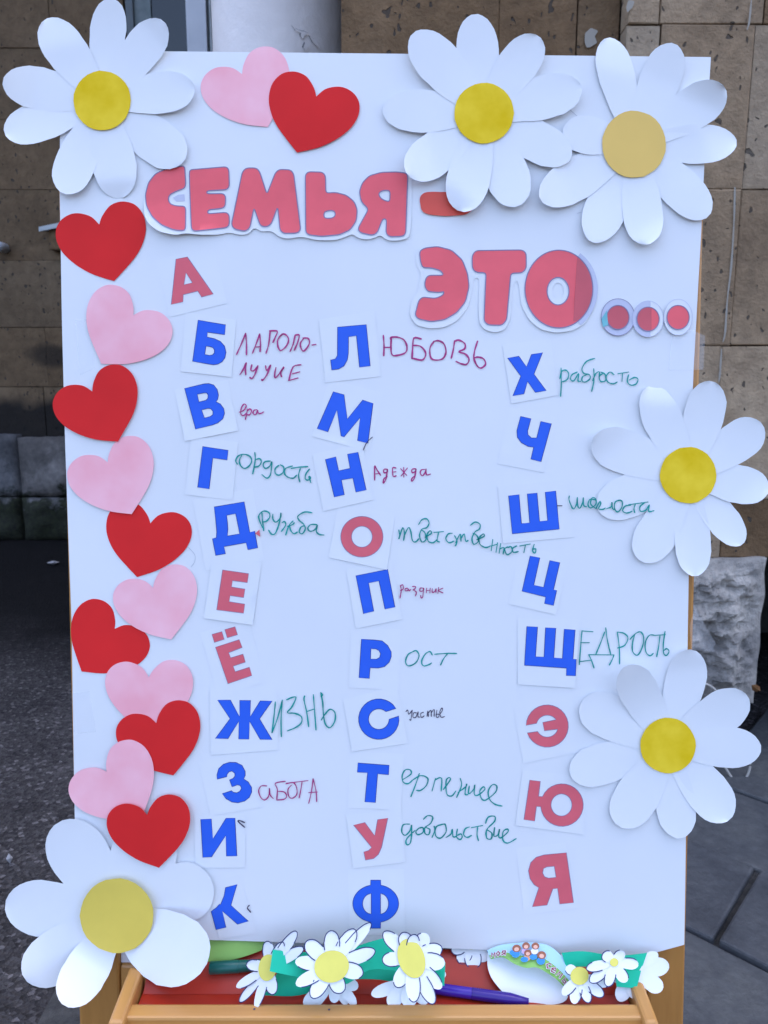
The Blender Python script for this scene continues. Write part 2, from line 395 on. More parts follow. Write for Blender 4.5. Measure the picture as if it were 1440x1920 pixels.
bld = thing('stone_building', (0, 3, 0), 'brown tuff block building with pale plinth, white round column and window', 'building')
# cores behind the facing blocks
XR0 = onY(640, 50, YA).x; XC = onY(1174, 60, YB).x
PLTOP = onY(1420, 1045, YB).z; PLBOT = onY(1400, 1312, YB).z; PLR = onY(1430, 1180, YB-.03).x
box('wall', XR0+.01, XC+.02, YA+.03, 5.6, 0, 9.0, M['mortar'], bld)
box('wall', XC+.02, PLR-.03, YB+.035, 5.6, PLBOT-.02, 9.0, M['mortar'], bld)
box('wall', PLR-.03, 7.0, YB+.035, 5.6, PLTOP-.01, 9.0, M['mortar'], bld)
box('wall', PLR+.9, 7.0, YB+.03, 5.6, 0, PLTOP-.012, M['mortar'], bld)
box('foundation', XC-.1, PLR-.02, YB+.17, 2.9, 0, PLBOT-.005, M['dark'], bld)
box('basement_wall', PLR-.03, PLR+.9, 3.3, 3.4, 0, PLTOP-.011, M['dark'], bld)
def block(x0, x1, z0, z1, Y, mat, dep=.06, name='stone_block', rough=.004, axis='Y'):
    """a facing block with worn, uneven edges"""
    gp = random.uniform(.0004, .0016); out = random.uniform(-.003, .004)
    r = lambda: random.uniform(-rough, rough)
    x0 += gp; x1 -= gp; z0 += gp; z1 -= gp; ch = random.uniform(.0015, .0035)
    V = [(x0, Y+dep, z0), (x1, Y+dep, z0), (x1, Y+dep, z1), (x0, Y+dep, z1)]
    V += [(x0+r()*.4, Y-out+ch, z0+r()*.4), (x1+r()*.4, Y-out+ch, z0+r()*.4), (x1+r()*.4, Y-out+ch, z1+r()*.4), (x0+r()*.4, Y-out+ch, z1+r()*.4)]
    V += [(x0+ch+r()*.3, Y-out, z0+ch), (x1-ch, Y-out+r()*.3, z0+ch), (x1-ch+r()*.3, Y-out, z1-ch), (x0+ch, Y-out+r()*.3, z1-ch)]
    F = [(0, 4, 5, 1)[::-1], (1, 5, 6, 2)[::-1], (2, 6, 7, 3)[::-1], (3, 7, 4, 0)[::-1]]
    F = [tuple(reversed(f)) for f in F]
    F += [(4, 5, 9, 8), (5, 6, 10, 9), (6, 7, 11, 10), (7, 4, 8, 11), (8, 9, 10, 11)]
    return mk(name, V, F, mat, bld)
zc = [PLTOP, onY(1400, 935, YB).z, onY(1400, 648, YB).z, onY(1400, 356, YB).z, onY(1420, 47, YB).z]
while zc[-1] < 3.4: zc.append(zc[-1]+.43)
vx = lambda px, py, Y: onY(px, py, Y).x
# projecting pier (right)
seam = vx(1378, 500, YB)
rows = {3: [XC, vx(1238, 60, YB), seam, seam+.5], 2: [XC, seam, seam+.46], 4: [XC, vx(1235, 30, YB), seam+.02, seam+.55], 1: [XC, seam-.02, seam+.4], 0: [XC, seam+.02, seam+.5]}
for i in range(len(zc)-1):
    xs = list(rows.get(i, [XC, XC+.2+random.uniform(0, .15), XC+.62]))
    while xs[-1] < 3.4: xs.append(xs[-1]+random.uniform(.38, .62))
    for a, b in zip(xs, xs[1:]):
        block(a, b, zc[i], zc[i+1], YB-(.006 if a < seam-.01 else 0), M['tuffgrey'] if random.random() < .75 or a < seam-.01 else M['tuff'])
# pale mortar smear running down the pier
pt = [(1409, 0), (1405, 40), (1401, 55)], [(1378, 352), (1376, 420), (1371, 500), (1364, 560), (1360, 620), (1356, 640)], [(1353, 655), (1350, 700), (1348, 715)]
m = NT('pale_mortar'); m.color((.33, .31, .27)); m.set(Roughness=.95); M['palem'] = m.m
for q in pt: ribbon('mortar_smear', [q], 3.2, lambda x, y: onY(x, y, YB-.0125), M['palem'], bld)
sm = [[(1097, 62), (1108, 52), (1122, 58), (1115, 68), (1120, 80), (1108, 88), (1100, 90), (1096, 78)], [(1178, 0), (1190, 2), (1186, 14), (1176, 24), (1174, 14)]]
for q, Y in zip(sm, (YA-.0075, YB-.0135)): sheet('lime_splash', [chaikin(q, 3)], (lambda Y: lambda x, y: onY(x, y, Y))(Y), M['palem'], bld, 0)
# wall beside the pier
za = [0, .34, .68, 1.1, 1.52, 1.94, 2.36, 2.78, 3.2, 3.6]
for i in range(len(za)-1):
    xs = [XR0]+([vx(827, 50, YA), vx(946, 50, YA), vx(1101, 50, YA)] if za[i] < 2.2 < za[i+1]+.4 and i == 4 else [XR0+.2+.1*(i % 3), XR0+.5+.1*(i % 2)])+[XC-.001]
    for a, b in zip(xs, xs[1:]): block(a, b, za[i], za[i+1], YA, M['tuff'], rough=.003)
# rough-hewn plinth block under the pier
def rough_block(name, x0, x1, z0, z1, Y, mat, amp, nx=22, nz=14, dep=.16, seed=0, fq=1.0, flat=False):
    from mathutils import noise
    V, F = [], []
    for j in range(nz+1):
        for i in range(nx+1):
            u, v = i/nx, j/nz; x = x0+(x1-x0)*u; z = z0+(z1-z0)*v
            e = min(1, min(u, 1-u)*7, min(v, 1-v)*6)
            d = noise.fractal(Vector((x*7*fq+seed, z*9*fq, seed)), 1.0, 2.0, 5)*amp + noise.ridged_multi_fractal(Vector((x*4*fq+seed, z*5*fq, 3)), 1., 2., 4, 1., 2.)*amp*.35
            V.append((x+.006*noise.noise(Vector((z*14, x*3, seed))), Y+.012-(.02+d)*e, z+.010*noise.noise(Vector((x*12, seed, z*3)))))
    n = (nx+1)*(nz+1)
    for j in range(nz):
        for i in range(nx):
            a = j*(nx+1)+i; F.append((a, a+1, a+nx+2, a+nx+1))
    ring = [i for i in range(nx+1)]+[(j+1)*(nx+1)-1 for j in range(1, nz+1)]+[nz*(nx+1)+i for i in range(nx-1, -1, -1)]+[j*(nx+1) for j in range(nz-1, 0, -1)]
    V += [(V[k][0], Y+dep, V[k][2]) for k in ring]
    for q in range(len(ring)):
        r2 = (q+1) % len(ring); F.append((ring[r2], ring[q], n+q, n+r2))
    return mk(name, V, F, mat, bld, not flat)
rough_block('plinth_block', XC-.12, PLR, PLBOT, PLTOP, YB-.03, M['basalt'], .034, 110, 70, seed=3, fq=2.6, flat=True)
rough_block('plinth_block', PLR+.9, PLR+1.6, 0, PLTOP, YB-.03, M['basalt'], .02, seed=5)
for i in range(5): rough_block('plinth_block', XR0+(XC-.13-XR0)*i/5, XR0+(XC-.13-XR0)*(i+1)/5-.004, 0, .34, YA-.04, M['basalt'], .015, 10, 8, .1, seed=i)
# set-back wall on the left, its plinth, window and column
zl = [.70, 1.04, 1.43, 1.86, 2.30, 2.72, 3.14, 3.56, 3.98]
box('wall', -9, XR0+.01, YL+.05, 5.9, 0, 9.0, M['mortar'], bld)
WX0, WX1, WZ0, WZ1 = onY(233, 50, YL).x, -.62, 2.12, 4.0
for i in range(len(zl)-1):
    x = -5.2-random.uniform(0, .4)
    while x < -.25:
        x2 = x+random.uniform(.45, .8)
        a, b = x, min(x2, -.15)
        if zl[i+1] > WZ0+.05:
            if a >= WX0-.02 and b <= WX1+.02: x = x2; continue
            if a < WX0 < b: b = WX0
            elif a < WX1 < b: a = WX1
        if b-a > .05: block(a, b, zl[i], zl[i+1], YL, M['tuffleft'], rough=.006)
        x = x2
x = onY(36, 900, YL-.1).x
edges = [x]
while edges[0] > -5: edges.insert(0, edges[0]-random.uniform(.5, .75))
while edges[-1] < -.3: edges.append(edges[-1]+random.uniform(.5, .8))
zj = onY(40, 932, YL-.1).z
for k, (a, b) in enumerate(zip(edges, edges[1:])):
    rough_block('plinth_block', a+.006, b-.006, zj+.006, .72+random.uniform(-.02, .02), YL-.10, M['basaltleft'], .035, 14, 10, .15, seed=k+20)
    rough_block('plinth_block', a+.012, b-.012, 0, zj-.008, YL-.12, M['basaltleft'], .045, 14, 10, .15, seed=k+50)
# window
wn = mk('window', *boxv(WX0, WX1, YL+.045, YL+.05, WZ0, WZ1), M['seal'], bld)
fx = lambda px: onY(px, 50, YL-.01).x
def vbar(name, p0, p1, y0, y1, mat):
    box(name, fx(p0), fx(p1), YL+y0, YL+y1, WZ0+.01, WZ1-.01, mat, wn, .004)
vbar('frame', 236, 250, .0, .045, M['seal']); vbar('curtain', 250, 282, .02, .044, M['curtain'])
vbar('pane', 283, 352, .025, .043, M['glass']); vbar('frame', 350, 388, -.02, .044, M['pvc']); vbar('seal_strip', 388, 392, .01, .044, M['seal'])
vbar('frame', 392, 396, .0, .044, M['zinc']); vbar('pane', 397, 520, .03, .043, M['glass'])
sl0, sl1 = onY(73, 434, YL-.12), onY(180, 412, YL-.12)
V = []
for P in (sl0, sl1):
    V += [P+Vector((0, 0, 0)), P+Vector((0, 0, .028)), P+Vector((.0, .16, .06)), P+Vector((0, .16, .03))]
mk('window_ledge', V, [(0, 1, 2, 3), (7, 6, 5, 4), (0, 4, 5, 1), (1, 5, 6, 2), (2, 6, 7, 3), (3, 7, 4, 0)], M['zinc'], bld)
q = onY(96, 470, YL-.06); box('ledge_bracket', q.x, q.x+.13, YL-.09, YL+.01, q.z, q.z+.13, M['tuff'], bld, .01)
pe = onY(-2, 462, YL-.08)
tube('pipe_end', [pe+Vector((0, .12, 0)), pe, pe+Vector((0, -.05, -.01))], .032, M['pvc'], bld, 14)
# white round column at the corner
YCOL = 2.75; cl, cr = onY(398, 60, YCOL), onY(650, 60, YCOL); cr_ = (cr.x-cl.x)/2*.985; cc = Vector(((cl.x+cr.x)/2, YCOL, 0))
V, F = [], []; n = 48; zs = [0, .12, .13, .9, 1.8, 2.7, 3.6, 4.4]
for z in zs:
    r = cr_*(1.12 if z <= .12 else 1)
    for k in range(n): V.append((cc.x+r*math.cos(2*math.pi*k/n), cc.y+r*math.sin(2*math.pi*k/n), z))
for j in range(len(zs)-1):
    for k in range(n): F.append((j*n+k, j*n+(k+1) % n, (j+1)*n+(k+1) % n, (j+1)*n+k))
column = mk('round_column', V, F, M['whitewash'], bld, True)
def oncol(x, y, e=.0015):
    d = ray(x, y); o = C0-cc; r = cr_+e
    a = d.x**2+d.y**2; b = 2*(o.x*d.x+o.y*d.y); c = o.x**2+o.y**2-r*r
    t = (-b-math.sqrt(max(0, b*b-4*a*c)))/(2*a); return C0+d*t
fl = [[(545, 46), (552, 52), (561, 56), (570, 58), (578, 62), (570, 64), (565, 72), (561, 66), (562, 60), (553, 57)], [(578, 66), (588, 72), (594, 80), (600, 92), (592, 86), (584, 78)], [(570, 78), (576, 86), (572, 95), (566, 88)]]
m = NT('bare_plaster'); m.color((.22, .22, .24)); m.set(Roughness=.9); M['bare'] = m.m
for q in fl: sheet('paint_flake', [q], lambda x, y: oncol(x, y, .002), M['bare'], column, 0)
for q in fl: sheet('paint_flake', [[(x+2.4, y+1.8) for x, y in q]], lambda x, y: oncol(x, y, .0032), M['whitewash'], column, 0)

# loose things on the ground by the pier
P = [onY(x, y, 2.02) for x, y in ((1318, 1281), (1330, 1285), (1341, 1294), (1349, 1308), (1352, 1330), (1346, 1370), (1352, 1420), (1372, 1458), (1386, 1468), (1396, 1462), (1403, 1450), (1407, 1432), (1406, 1410), (1400, 1385))]
tag(tube('cable', spline(P, 4), .0034, M['cable'], None, 8, loc=P[8]), 'thin white cable hanging in a loop below the pale plinth', 'cable')
lf = onY(1418, 1290, 2.0)
V = [lf+Vector(v)*.014 for v in ((-1, 0, .6), (-.3, -.4, .9), (.6, -.2, .3), (1, .2, -.6), (.2, .3, -1), (-.7, .1, -.5))]
tag(mk('dry_leaf', V+[lf+Vector((0, -.02, 0))], [(i, (i+1) % 6, 6) for i in range(6)], M['leaf'], None, False, lf), 'small brown dry leaf caught at the corner of the pale plinth', 'leaf')
for k, (px, py, s, lab) in enumerate(((100, 1056, .045, 'pale scrap of litter lying on dark asphalt by the mossy wall'), (18, 1612, .011, 'small pale pebble on the asphalt beside the big yellow centred daisy'))):
    c = onZ(px, py, .01); random.seed(k+3)
    V = [c+Vector((math.cos(a)*s*random.uniform(.6, 1.2), math.sin(a)*s*random.uniform(.5, 1), random.uniform(0, .012))) for a in [i*1.047 for i in range(6)]]
    tag(mk('litter_scrap' if k == 0 else 'pebble', V+[c+Vector((0, 0, .016)), c-Vector((0, 0, .01))], [(i, (i+1) % 6, 6) for i in range(6)]+[((i+1) % 6, i, 7) for i in range(6)], M['litter'], None, False, c), lab, 'litter' if k == 0 else 'pebble')

# ------------------------------------------------------------------ easel
def E(x, d, z):                                      # board coordinates: across, towards the viewer (m), height
    t = (z-BP.z)/BU.z; q = BP + BU*t + BN*d; return Vector((x, q.y, q.z))
ez = thing('wooden_easel', E(0, 0, 0), 'varnished pine easel with red tray carrying the poster', 'easel')
def ebox(name, x0, x1, d0, d1, z0, z1, mat, parent=ez, bev=.003):
    V = [E(x, d, z) for z in (z0, z1) for d in (d1, d0) for x in (x0, x1)]
    o = mk(name, V, [(0, 2, 3, 1), (4, 5, 7, 6), (0, 1, 5, 4), (2, 6, 7, 3), (0, 4, 6, 2), (1, 3, 7, 5)], mat, parent); bevel(o, bev); return o
ZT = hit(1328, 340, BP, BN).z
for s in (-1, 1):
    x0, x1 = sorted((s*(.2985 if s > 0 else .3035), s*.262)); ebox('leg', x0, x1, -.032, -.008, 0, ZT, M['woodz'])
ebox('board', -.2618, .2618, -.024, -.012, .58, ZT-.03, M['pwhite'], bev=.001)
ebox('top_rail', -.2618, .2618, -.03, -.01, ZT-.03, ZT, M['woodx'])
ebox('bottom_rail', -.2618, .2618, -.031, -.009, .50, .58, M['woodx'])
for s in (-1, 1):                                    # rear legs of the A-frame
    top, bot = E(s*.272, -.05, ZT-.03), Vector((s*.272, 1.16, 0))
    n = Vector((0, .012, .003)); V = []
    for P in (bot, top):
        for dx, dy in ((-.014, -1), (.014, -1), (.014, 1), (-.014, 1)): V.append(P+Vector((dx, 0, 0))+n*dy)
    bevel(mk('leg', V, [(0, 3, 2, 1), (4, 5, 6, 7), (0, 1, 5, 4), (1, 2, 6, 5), (2, 3, 7, 6), (3, 0, 4, 7)], M['woodz'], ez), .003)
# tray
ZR = .585; YF = onZ(720, 1881, ZR).y; YN = YF-.0165; YBK = E(0, -.007, .58).y - .002
TX = .232
fr = box('tray_rail', -TX-.012, TX+.004, YN, YF, ZR-.055, ZR, M['woodx'], ez, .0025)
ml = box('rail_moulding', -TX-.004, TX+.001, YN-.0035, YN+.001, ZR-.053, ZR-.0065, M['woodx'], ez, .001)
box('tray_floor', -TX+.002, TX-.002, YF+.0005, YBK+.012, .560, .575, M['tray'], ez)
SA, SB = Vector((0, YF+.021, .5755)), Vector((0, YBK+.003, .597))
V = [(x, y, z-d) for d in (0, .006) for (y, z) in ((SA.y, SA.z), (SB.y, SB.z)) for x in (-TX+.003, TX-.002)]
mk('tray_back', V, [(0, 1, 3, 2), (4, 6, 7, 5), (0, 4, 5, 1), (2, 3, 7, 6), (0, 2, 6, 4), (1, 5, 7, 3)], M['tray'], ez)
for s in (-1, 1):
    x0, x1 = sorted((s*TX, s*(TX+.013)))
    prof = [(YN-.010, ZR-.05), (YN-.0115, ZR-.004), (YN-.008, ZR+.003), (YF+.004, ZR+.005), (YBK-.012, ZR+.007), (YBK-.010, ZR-.05)]
    if s < 0: x0, x1 = -TX-.014, -TX
    V = [(x0, y, z) for y, z in prof]+[(x1, y, z) for y, z in prof]; k = len(prof)
    F = [tuple(range(k)), tuple(range(2*k-1, k-1, -1))]+[(i+k, (i+1) % k+k, (i+1) % k, i) for i in range(k)]
    bevel(mk('tray_cheek', V, F, M['woody'], ez), .003)
    tube('dowel', [(s*(TX+.006), YN-.012, ZR-.022), (s*(TX+.006), YN-.005, ZR-.022)], .0045, M['woodx'], ez, 12)
for px, py in ((477, 1892), (617, 1893)):            # nail heads in the rail
    c = onZ(px, py, ZR+.0004); V = [c+Vector((math.cos(a)*.0011, math.sin(a)*.0011, .0001)) for a in [i*.785 for i in range(8)]]
    mk('nail_head', V, [tuple(range(8))], M['ink'], ez)

# ------------------------------------------------------------------ poster
Lx = [(95, 113), (360, 112), (600, 116), (830, 122), (1000, 128), (1160, 134), (1530, 140), (1758, 146)]
Rx = [(107, 1333), (300, 1321), (430, 1315), (700, 1300), (900, 1294), (1100, 1291), (1220, 1289), (1500, 1287), (1650, 1285), (1772, 1283)]
def interp(tab, y):
    for (a, b), (c, d) in zip(tab, tab[1:]):
        if y <= c: return b+(d-b)*(y-a)/(c-a)
    return tab[-1][1]
def ytop(u): return 94+13*u
def ybot(u): return 1757+40*min(u, .93)**1.3-(0 if u < .93 else (u-.93)/.07*22)
V, F, NX, NY = [], [], 44, 60
for j in range(NY+1):
    for i in range(NX+1):
        u, v = i/NX, j/NY; y = ytop(u)+(ybot(u)-ytop(u))*v
        x = interp(Lx, y)+(interp(Rx, y)-interp(Lx, y))*u; V.append(B(x, y))
for j in range(NY):
    for i in range(NX):
        a = j*(NX+1)+i; F.append((a, a+NX+1, a+NX+2, a+1))
ps = mk('poster_sheet', V, F, M['poster'], None, True, hit(720, 1770, BP, BN))
tag(ps, 'large white poster covered with letters, hearts and paper daisies', 'poster')

ZA = (250, 290, .375); ZB = (760, 340, 580/1440); ZC = (310, 570, 330/1440); ZD = (310, 900, 330/1440); ZE = (310, 1280, .25)
ZF = (570, 580, .25); ZG = (600, 940, 430/1440); ZH = (620, 1280, 380/1440); ZI = (900, 620, .25); ZJ = (900, 900, .25); ZK = (900, 1280, .25)
ZL = (1080, 680, .25); ZM = (1060, 1180, 380/1440)

# ---- letter cards
def arc(cx, cy, r, p, q, sweep, ry=None, n=26):      # arc between two points; sweep = +1 clockwise on screen
    ry = ry or r
    a0 = math.degrees(math.atan2((p[1]-cy)/ry, (p[0]-cx)/r)); a1 = math.degrees(math.atan2((q[1]-cy)/ry, (q[0]-cx)/r))
    if sweep > 0 and a1 <= a0: a1 += 360
    if sweep < 0 and a1 >= a0: a1 -= 360
    return ell(cx, cy, r, ry, a0, a1, n)
f_left = [(288, 1500)]+arc(288, 1571, 61, (288, 1500), (288, 1643), -1, 72, 16); f_right = arc(354, 1571, 57, (354, 1500), (354, 1643), 1, 72, 16)
LET = [
 ('А', ZA, 'r', [[(213,522),(270,511),(400,697),(341,712),(322,682),(250,700),(248,736),(189,749)], [(263,590),(253,650),(295,640)]], [(114,527),(399,458),(468,743),(183,812)], ''),
 ('Б', ZC, 'b', [[(268,131),(493,170),(486,251),(345,231),(342,270),(400,283),(450,305),(485,345),(497,395),(488,440),(465,472),(430,492),(395,497),(340,489),(223,469)], [(333,345),(362,348),(388,356),(401,375),(400,400),(385,416),(360,420),(323,412)]], [(165,70),(580,130),(542,598),(125,552)], ''),
 ('В', ZC, 'b', [[(157,690),(320,652),(355,650),(395,662),(425,700),(435,745),(428,780),(415,800),(450,818),(478,855),(485,895),(470,940),(430,972),(385,990),(247,1024)], [(261,739),(318,727),(338,728),(350,745),(347,772),(330,788),(275,801)], [(297,867),(348,854),(372,857),(389,878),(388,905),(368,920),(320,932)]], [(75,700),(510,620),(597,1036),(160,1122)], ''),
 ('Г', ZC, 'b', [[(306,1165),(514,1197),(506,1276),(388,1260),(359,1513),(264,1500)]], [(210,1085),(596,1130),(550,1605),(160,1558)], ''),
 ('Д', ZD, 'b', [[(399,220),(645,178),(691,428),(731,417),(756,555),(675,571),(660,513),(480,545),(493,603),(412,618),(385,480),(416,472),(420,425),(412,330)], [(502,289),(575,275),(608,440),(509,457),(512,400),(509,350)]], [(225,165),(715,65),(808,658),(330,740)], ''),
 ('Е', ZD, 'r', [[(468,735),(682,766),(671,840),(549,823),(542,875),(652,892),(641,962),(530,946),(522,995),(650,1015),(640,1090),(420,1062)]], [(385,625),(787,680),(715,1187),(315,1131)], ''),
 ('Ё', ZD, 'r', [[(410,1368),(605,1305),(629,1370),(518,1413),(535,1454),(636,1424),(655,1490),(555,1523),(572,1568),(688,1531),(708,1600),(512,1667)], [(381,1263),(463,1240),(482,1303),(401,1329)], [(486,1224),(570,1200),(591,1266),(506,1291)]], [(285,1250),(680,1130),(820,1655),(430,1775)], ''),
 ('Ж', ZE, 'b', [[(392,130),(488,130),(556,255),(558,132),(639,133),(637,255),(712,136),(801,137),(707,272),(801,428),(711,425),(632,290),(627,424),(550,423),(551,290),(470,420),(375,419),(485,270)]], [(330,45),(840,45),(850,505),(340,543)], ''),
 ('З', ZE, 'b', [[(388,724),(387,690),(400,645),(435,612),(480,597),(530,598),(575,620),(599,665),(600,695),(588,722),(622,745),(647,785),(648,820),(630,860),(595,888),(545,901),(500,896),(455,870),(427,832),(497,810),(510,822),(535,826),(558,815),(571,793),(562,772),(540,766),(500,782),(481,728),(508,718),(522,700),(520,680),(500,663),(478,668),(462,690),(462,705)]], [(250,600),(585,500),(735,930),(340,1000)], ''),
 ('И', ZE, 'b', [[(265,1025),(345,1022),(357,1172),(455,1017),(522,1015),(537,1300),(458,1301),(453,1146),(347,1307),(281,1311)]], [(215,1000),(600,990),(600,1388),(225,1388)], ''),
 ('К', ZE, 'b', [[(451,1537),(538,1513),(492,1670),(623,1790),(541,1812),(428,1713),(455,1835),(380,1853),(343,1716),(385,1685),(407,1660),(413,1665),(440,1600)]], [(330,1500),(560,1440),(690,1880),(400,1925)], ''),
 ('Л', ZF, 'b', [[(251,133),(467,114),(497,425),(416,434),(393,198),(334,206),(333,330),(325,380),(300,425),(260,448),(208,455),(199,379),(235,372),(250,345)]], [(112,75),(530,10),(575,503),(160,550)], ''),
 ('М', ZF, 'b', [[(220,617),(300,640),(325,822),(440,680),(518,705),(480,1005),(401,984),(421,813),(300,957),(278,950),(247,755),(179,919),(98,895)]], [(185,525),(595,625),(490,1065),(60,953)], ''),
 ('Н', ZF, 'b', [[(160,1125),(238,1106),(260,1210),(345,1192),(326,1086),(405,1071),(467,1355),(389,1371),(366,1266),(281,1280),(303,1390),(227,1408)]], [(62,1085),(440,1010),(520,1428),(145,1515)], ''),
 ('О', ZG, 'r', [ell(263, 222, 133, 128), ell(263, 222, 65, 66)], [(115,20),(475,75),(420,430),(55,352)], ''),
 ('П', ZG, 'b', [[(225,467),(425,427),(471,664),(408,677),(370,500),(305,513),(338,690),(273,706)]], [(165,430),(455,365),(515,740),(225,800)], ''),
 ('Р', ZG, 'b', [[(260,865),(340,870),(390,876),(425,905),(447,945),(448,975),(435,1010),(405,1038),(365,1047),(315,1045),(310,1112),(245,1108)], [(320,926),(350,926),(370,937),(380,957),(374,980),(355,991),(317,990)]], [(195,795),(505,805),(495,1185),(180,1170)], ''),
 ('С', ZH, 'b', [arc(342, 259, 144, (461, 185), (483, 237), -1)+arc(342, 259, 73, (409, 260), (388, 211), 1)], [(90,120),(470,20),(550,430),(150,490)], ''),
 ('Т', ZH, 'b', [[(194,570),(416,587),(412,654),(334,648),(318,852),(243,847),(262,640),(189,636)]], [(140,490),(520,505),(500,905),(120,890)], ''),
 ('У', ZH, 'r', [[(162,1012),(243,993),(313,1087),(333,973),(407,962),(362,1170),(340,1220),(305,1250),(247,1261),(235,1202),(270,1192),(290,1170)]], [(110,945),(500,890),(530,1275),(160,1320)], ''),
 ('Ф', ZH, 'b', [[(284,1403),(356,1403)]+arc(320, 1570, 163, (356, 1438), (355, 1702), 1, 135)+[(355,1745),(284,1745)]+arc(320, 1570, 163, (284, 1702), (284, 1438), 1, 135), f_left[1:], f_right], [(125,1325),(520,1325),(530,1800),(130,1790)], ''),
 ('Х', ZI, 'b', [[(207,205),(291,191),(349,271),(386,178),(470,164),(405,326),(497,450),(415,463),(357,381),(330,474),(246,489),(306,341)]], [(168,105),(530,60),(585,484),(235,548)], ''),
 ('Ч', ZI, 'b', [[(305,642),(383,660),(358,750),(360,780),(385,804),(425,804),(456,680),(536,697),(458,983),(381,963),(402,875),(360,868),(310,840),(280,800),(276,750)]], [(225,575),(580,650),(482,1066),(130,998)], ''),
 ('Ш', ZJ, 'b', [[(214,118),(293,109),(311,326),(373,321),(354,104),(428,97),(447,310),(507,304),(489,91),(568,81),(595,368),(242,404)]], [(133,45),(660,0),(705,428),(172,476)], ''),
 ('Ц', ZJ, 'b', [[(376,569),(449,583),(404,788),(477,804),(524,603),(599,619),(552,822),(576,828),(551,941),(483,926),(492,877),(315,834)]], [(300,500),(670,575),(570,1010),(215,930)], ''),
 ('Щ', ZJ, 'b', [[(351,1098),(432,1102),(417,1324),(480,1327),(491,1107),(569,1111),(554,1333),(618,1338),(632,1118),(714,1124),(698,1342),(723,1345),(717,1469),(647,1466),(648,1411),(333,1390)]], [(280,1038),(750,1047),(713,1560),(283,1533)], ''),
 ('Э', ZK, 'r', [arc(504, 325, 159, (345, 320), (353, 377), 1)+arc(504, 326, 82, (437, 363), (577, 347), -1, n=12)+[(483,361),(470,298)]+arc(504, 326, 82, (565, 281), (428, 306), -1, n=12)], [(245,170),(690,90),(750,520),(325,605)], ''),
 ('Ю', ZK, 'r', [[(373,730),(453,740),(440,852)]+arc(615, 918, 160, (466, 853), (457, 930), 1)+[(424,928),(410,1038),(329,1027)], ell(611, 917, 78, 83)], [(320,655),(800,705),(780,1140),(265,1070)], ''),
 ('Я', ZK, 'r', [[(648,1275),(702,1650),(598,1660),(582,1543),(547,1546),(503,1668),(393,1681),(441,1538),(405,1515),(375,1470),(363,1410),(380,1350),(420,1310),(480,1291)], [(557,1377),(570,1459),(515,1466),(485,1456),(470,1428),(476,1395),(500,1382)]], [(270,1240),(640,1200),(745,1690),(330,1740)], ''),
]
NAMES = dict(zip('АБВГДЕЁЖЗИКЛМНОПРСТУФХЧШЦЩЭЮЯ', ('A Be Ve Ge De Ye Yo Zhe Ze I Ka El Em En O Pe Er Es Te U Ef Kha Che Sha Tse Shcha E Yu Ya').split()))
NOTE = {'А': 'under the first title word', 'Б': 'followed by two purple lines', 'В': 'followed by a small purple word', 'Г': 'followed by a green word', 'Д': 'with a tiny red triangle beside it',
 'Е': 'standing below the letter De', 'Ё': 'with two square dots on top', 'Ж': 'followed by tall green capitals', 'З': 'followed by a purple word', 'И': 'with a dark pen tick at its corner', 'К': 'half covered by the biggest daisy',
 'Л': 'followed by large purple capitals', 'М': 'tilted, with a pen stroke at its foot', 'Н': 'followed by a small purple word', 'О': 'followed by a long green word', 'П': 'followed by a tiny purple word', 'Р': 'followed by a short green word', 'С': 'followed by a tiny dark word',
 'Т': 'followed by a green word', 'У': 'followed by a green word', 'Ф': 'above the bracelets in the tray', 'Х': 'below the big round title letter', 'Ч': 'between the letters Kha and Sha', 'Ш': 'followed by a dash and green word', 'Ц': 'between the letters Sha and Shcha', 'Щ': 'followed by tall green capitals',
 'Э': 'below the letter Shcha', 'Ю': 'below the letter E', 'Я': 'lowest in the last letter column'}
random.seed(5)
for li, (ch, zr, colr, loops, card, _) in enumerate(LET):
    loops = [T(zr, l) for l in loops]; card = T(zr, card)
    c = Vector((sum(p[0] for p in card)/4, sum(p[1] for p in card)/4))
    gx, gy = random.uniform(-.0015, .0015), random.uniform(-.0005, .0025); cu = random.uniform(.0, .0016)*(random.random() < .3)
    bo = .20+.25*(li % 2)
    off = lambda x, y, e=0: B(x, y, bo+gx*(x-c.x)+gy*(y-c.y)+cu*max(0, y-c.y)**1.5+e)
    cname = {'b': 'blue', 'r': 'red'}[colr]
    t = thing('letter_card', off(*c), '%s letter %s (%s) card %s' % (cname, NAMES[ch], ch, NOTE[ch]), 'letter card', 'alphabet cards pasted on the poster')
    sheet('card', [card], lambda x, y: off(x, y), M['card'], t, 22)
    lm = M['blue'] if colr == 'b' else M['redprint']
    sheet('letter', loops, lambda x, y: off(x, y, .16), lm, t, 20)
    V, F = [], []
    for lp in loops:
        v, f = ribbon_geo([lp], 1.0, lambda x, y: off(x, y, .24), 0, True); b = len(V); V += v; F += [tuple(i+b for i in q) for q in f]
    mk('letter_edge', V, F, M['dkblue'] if colr == 'b' else M['outline'], t)

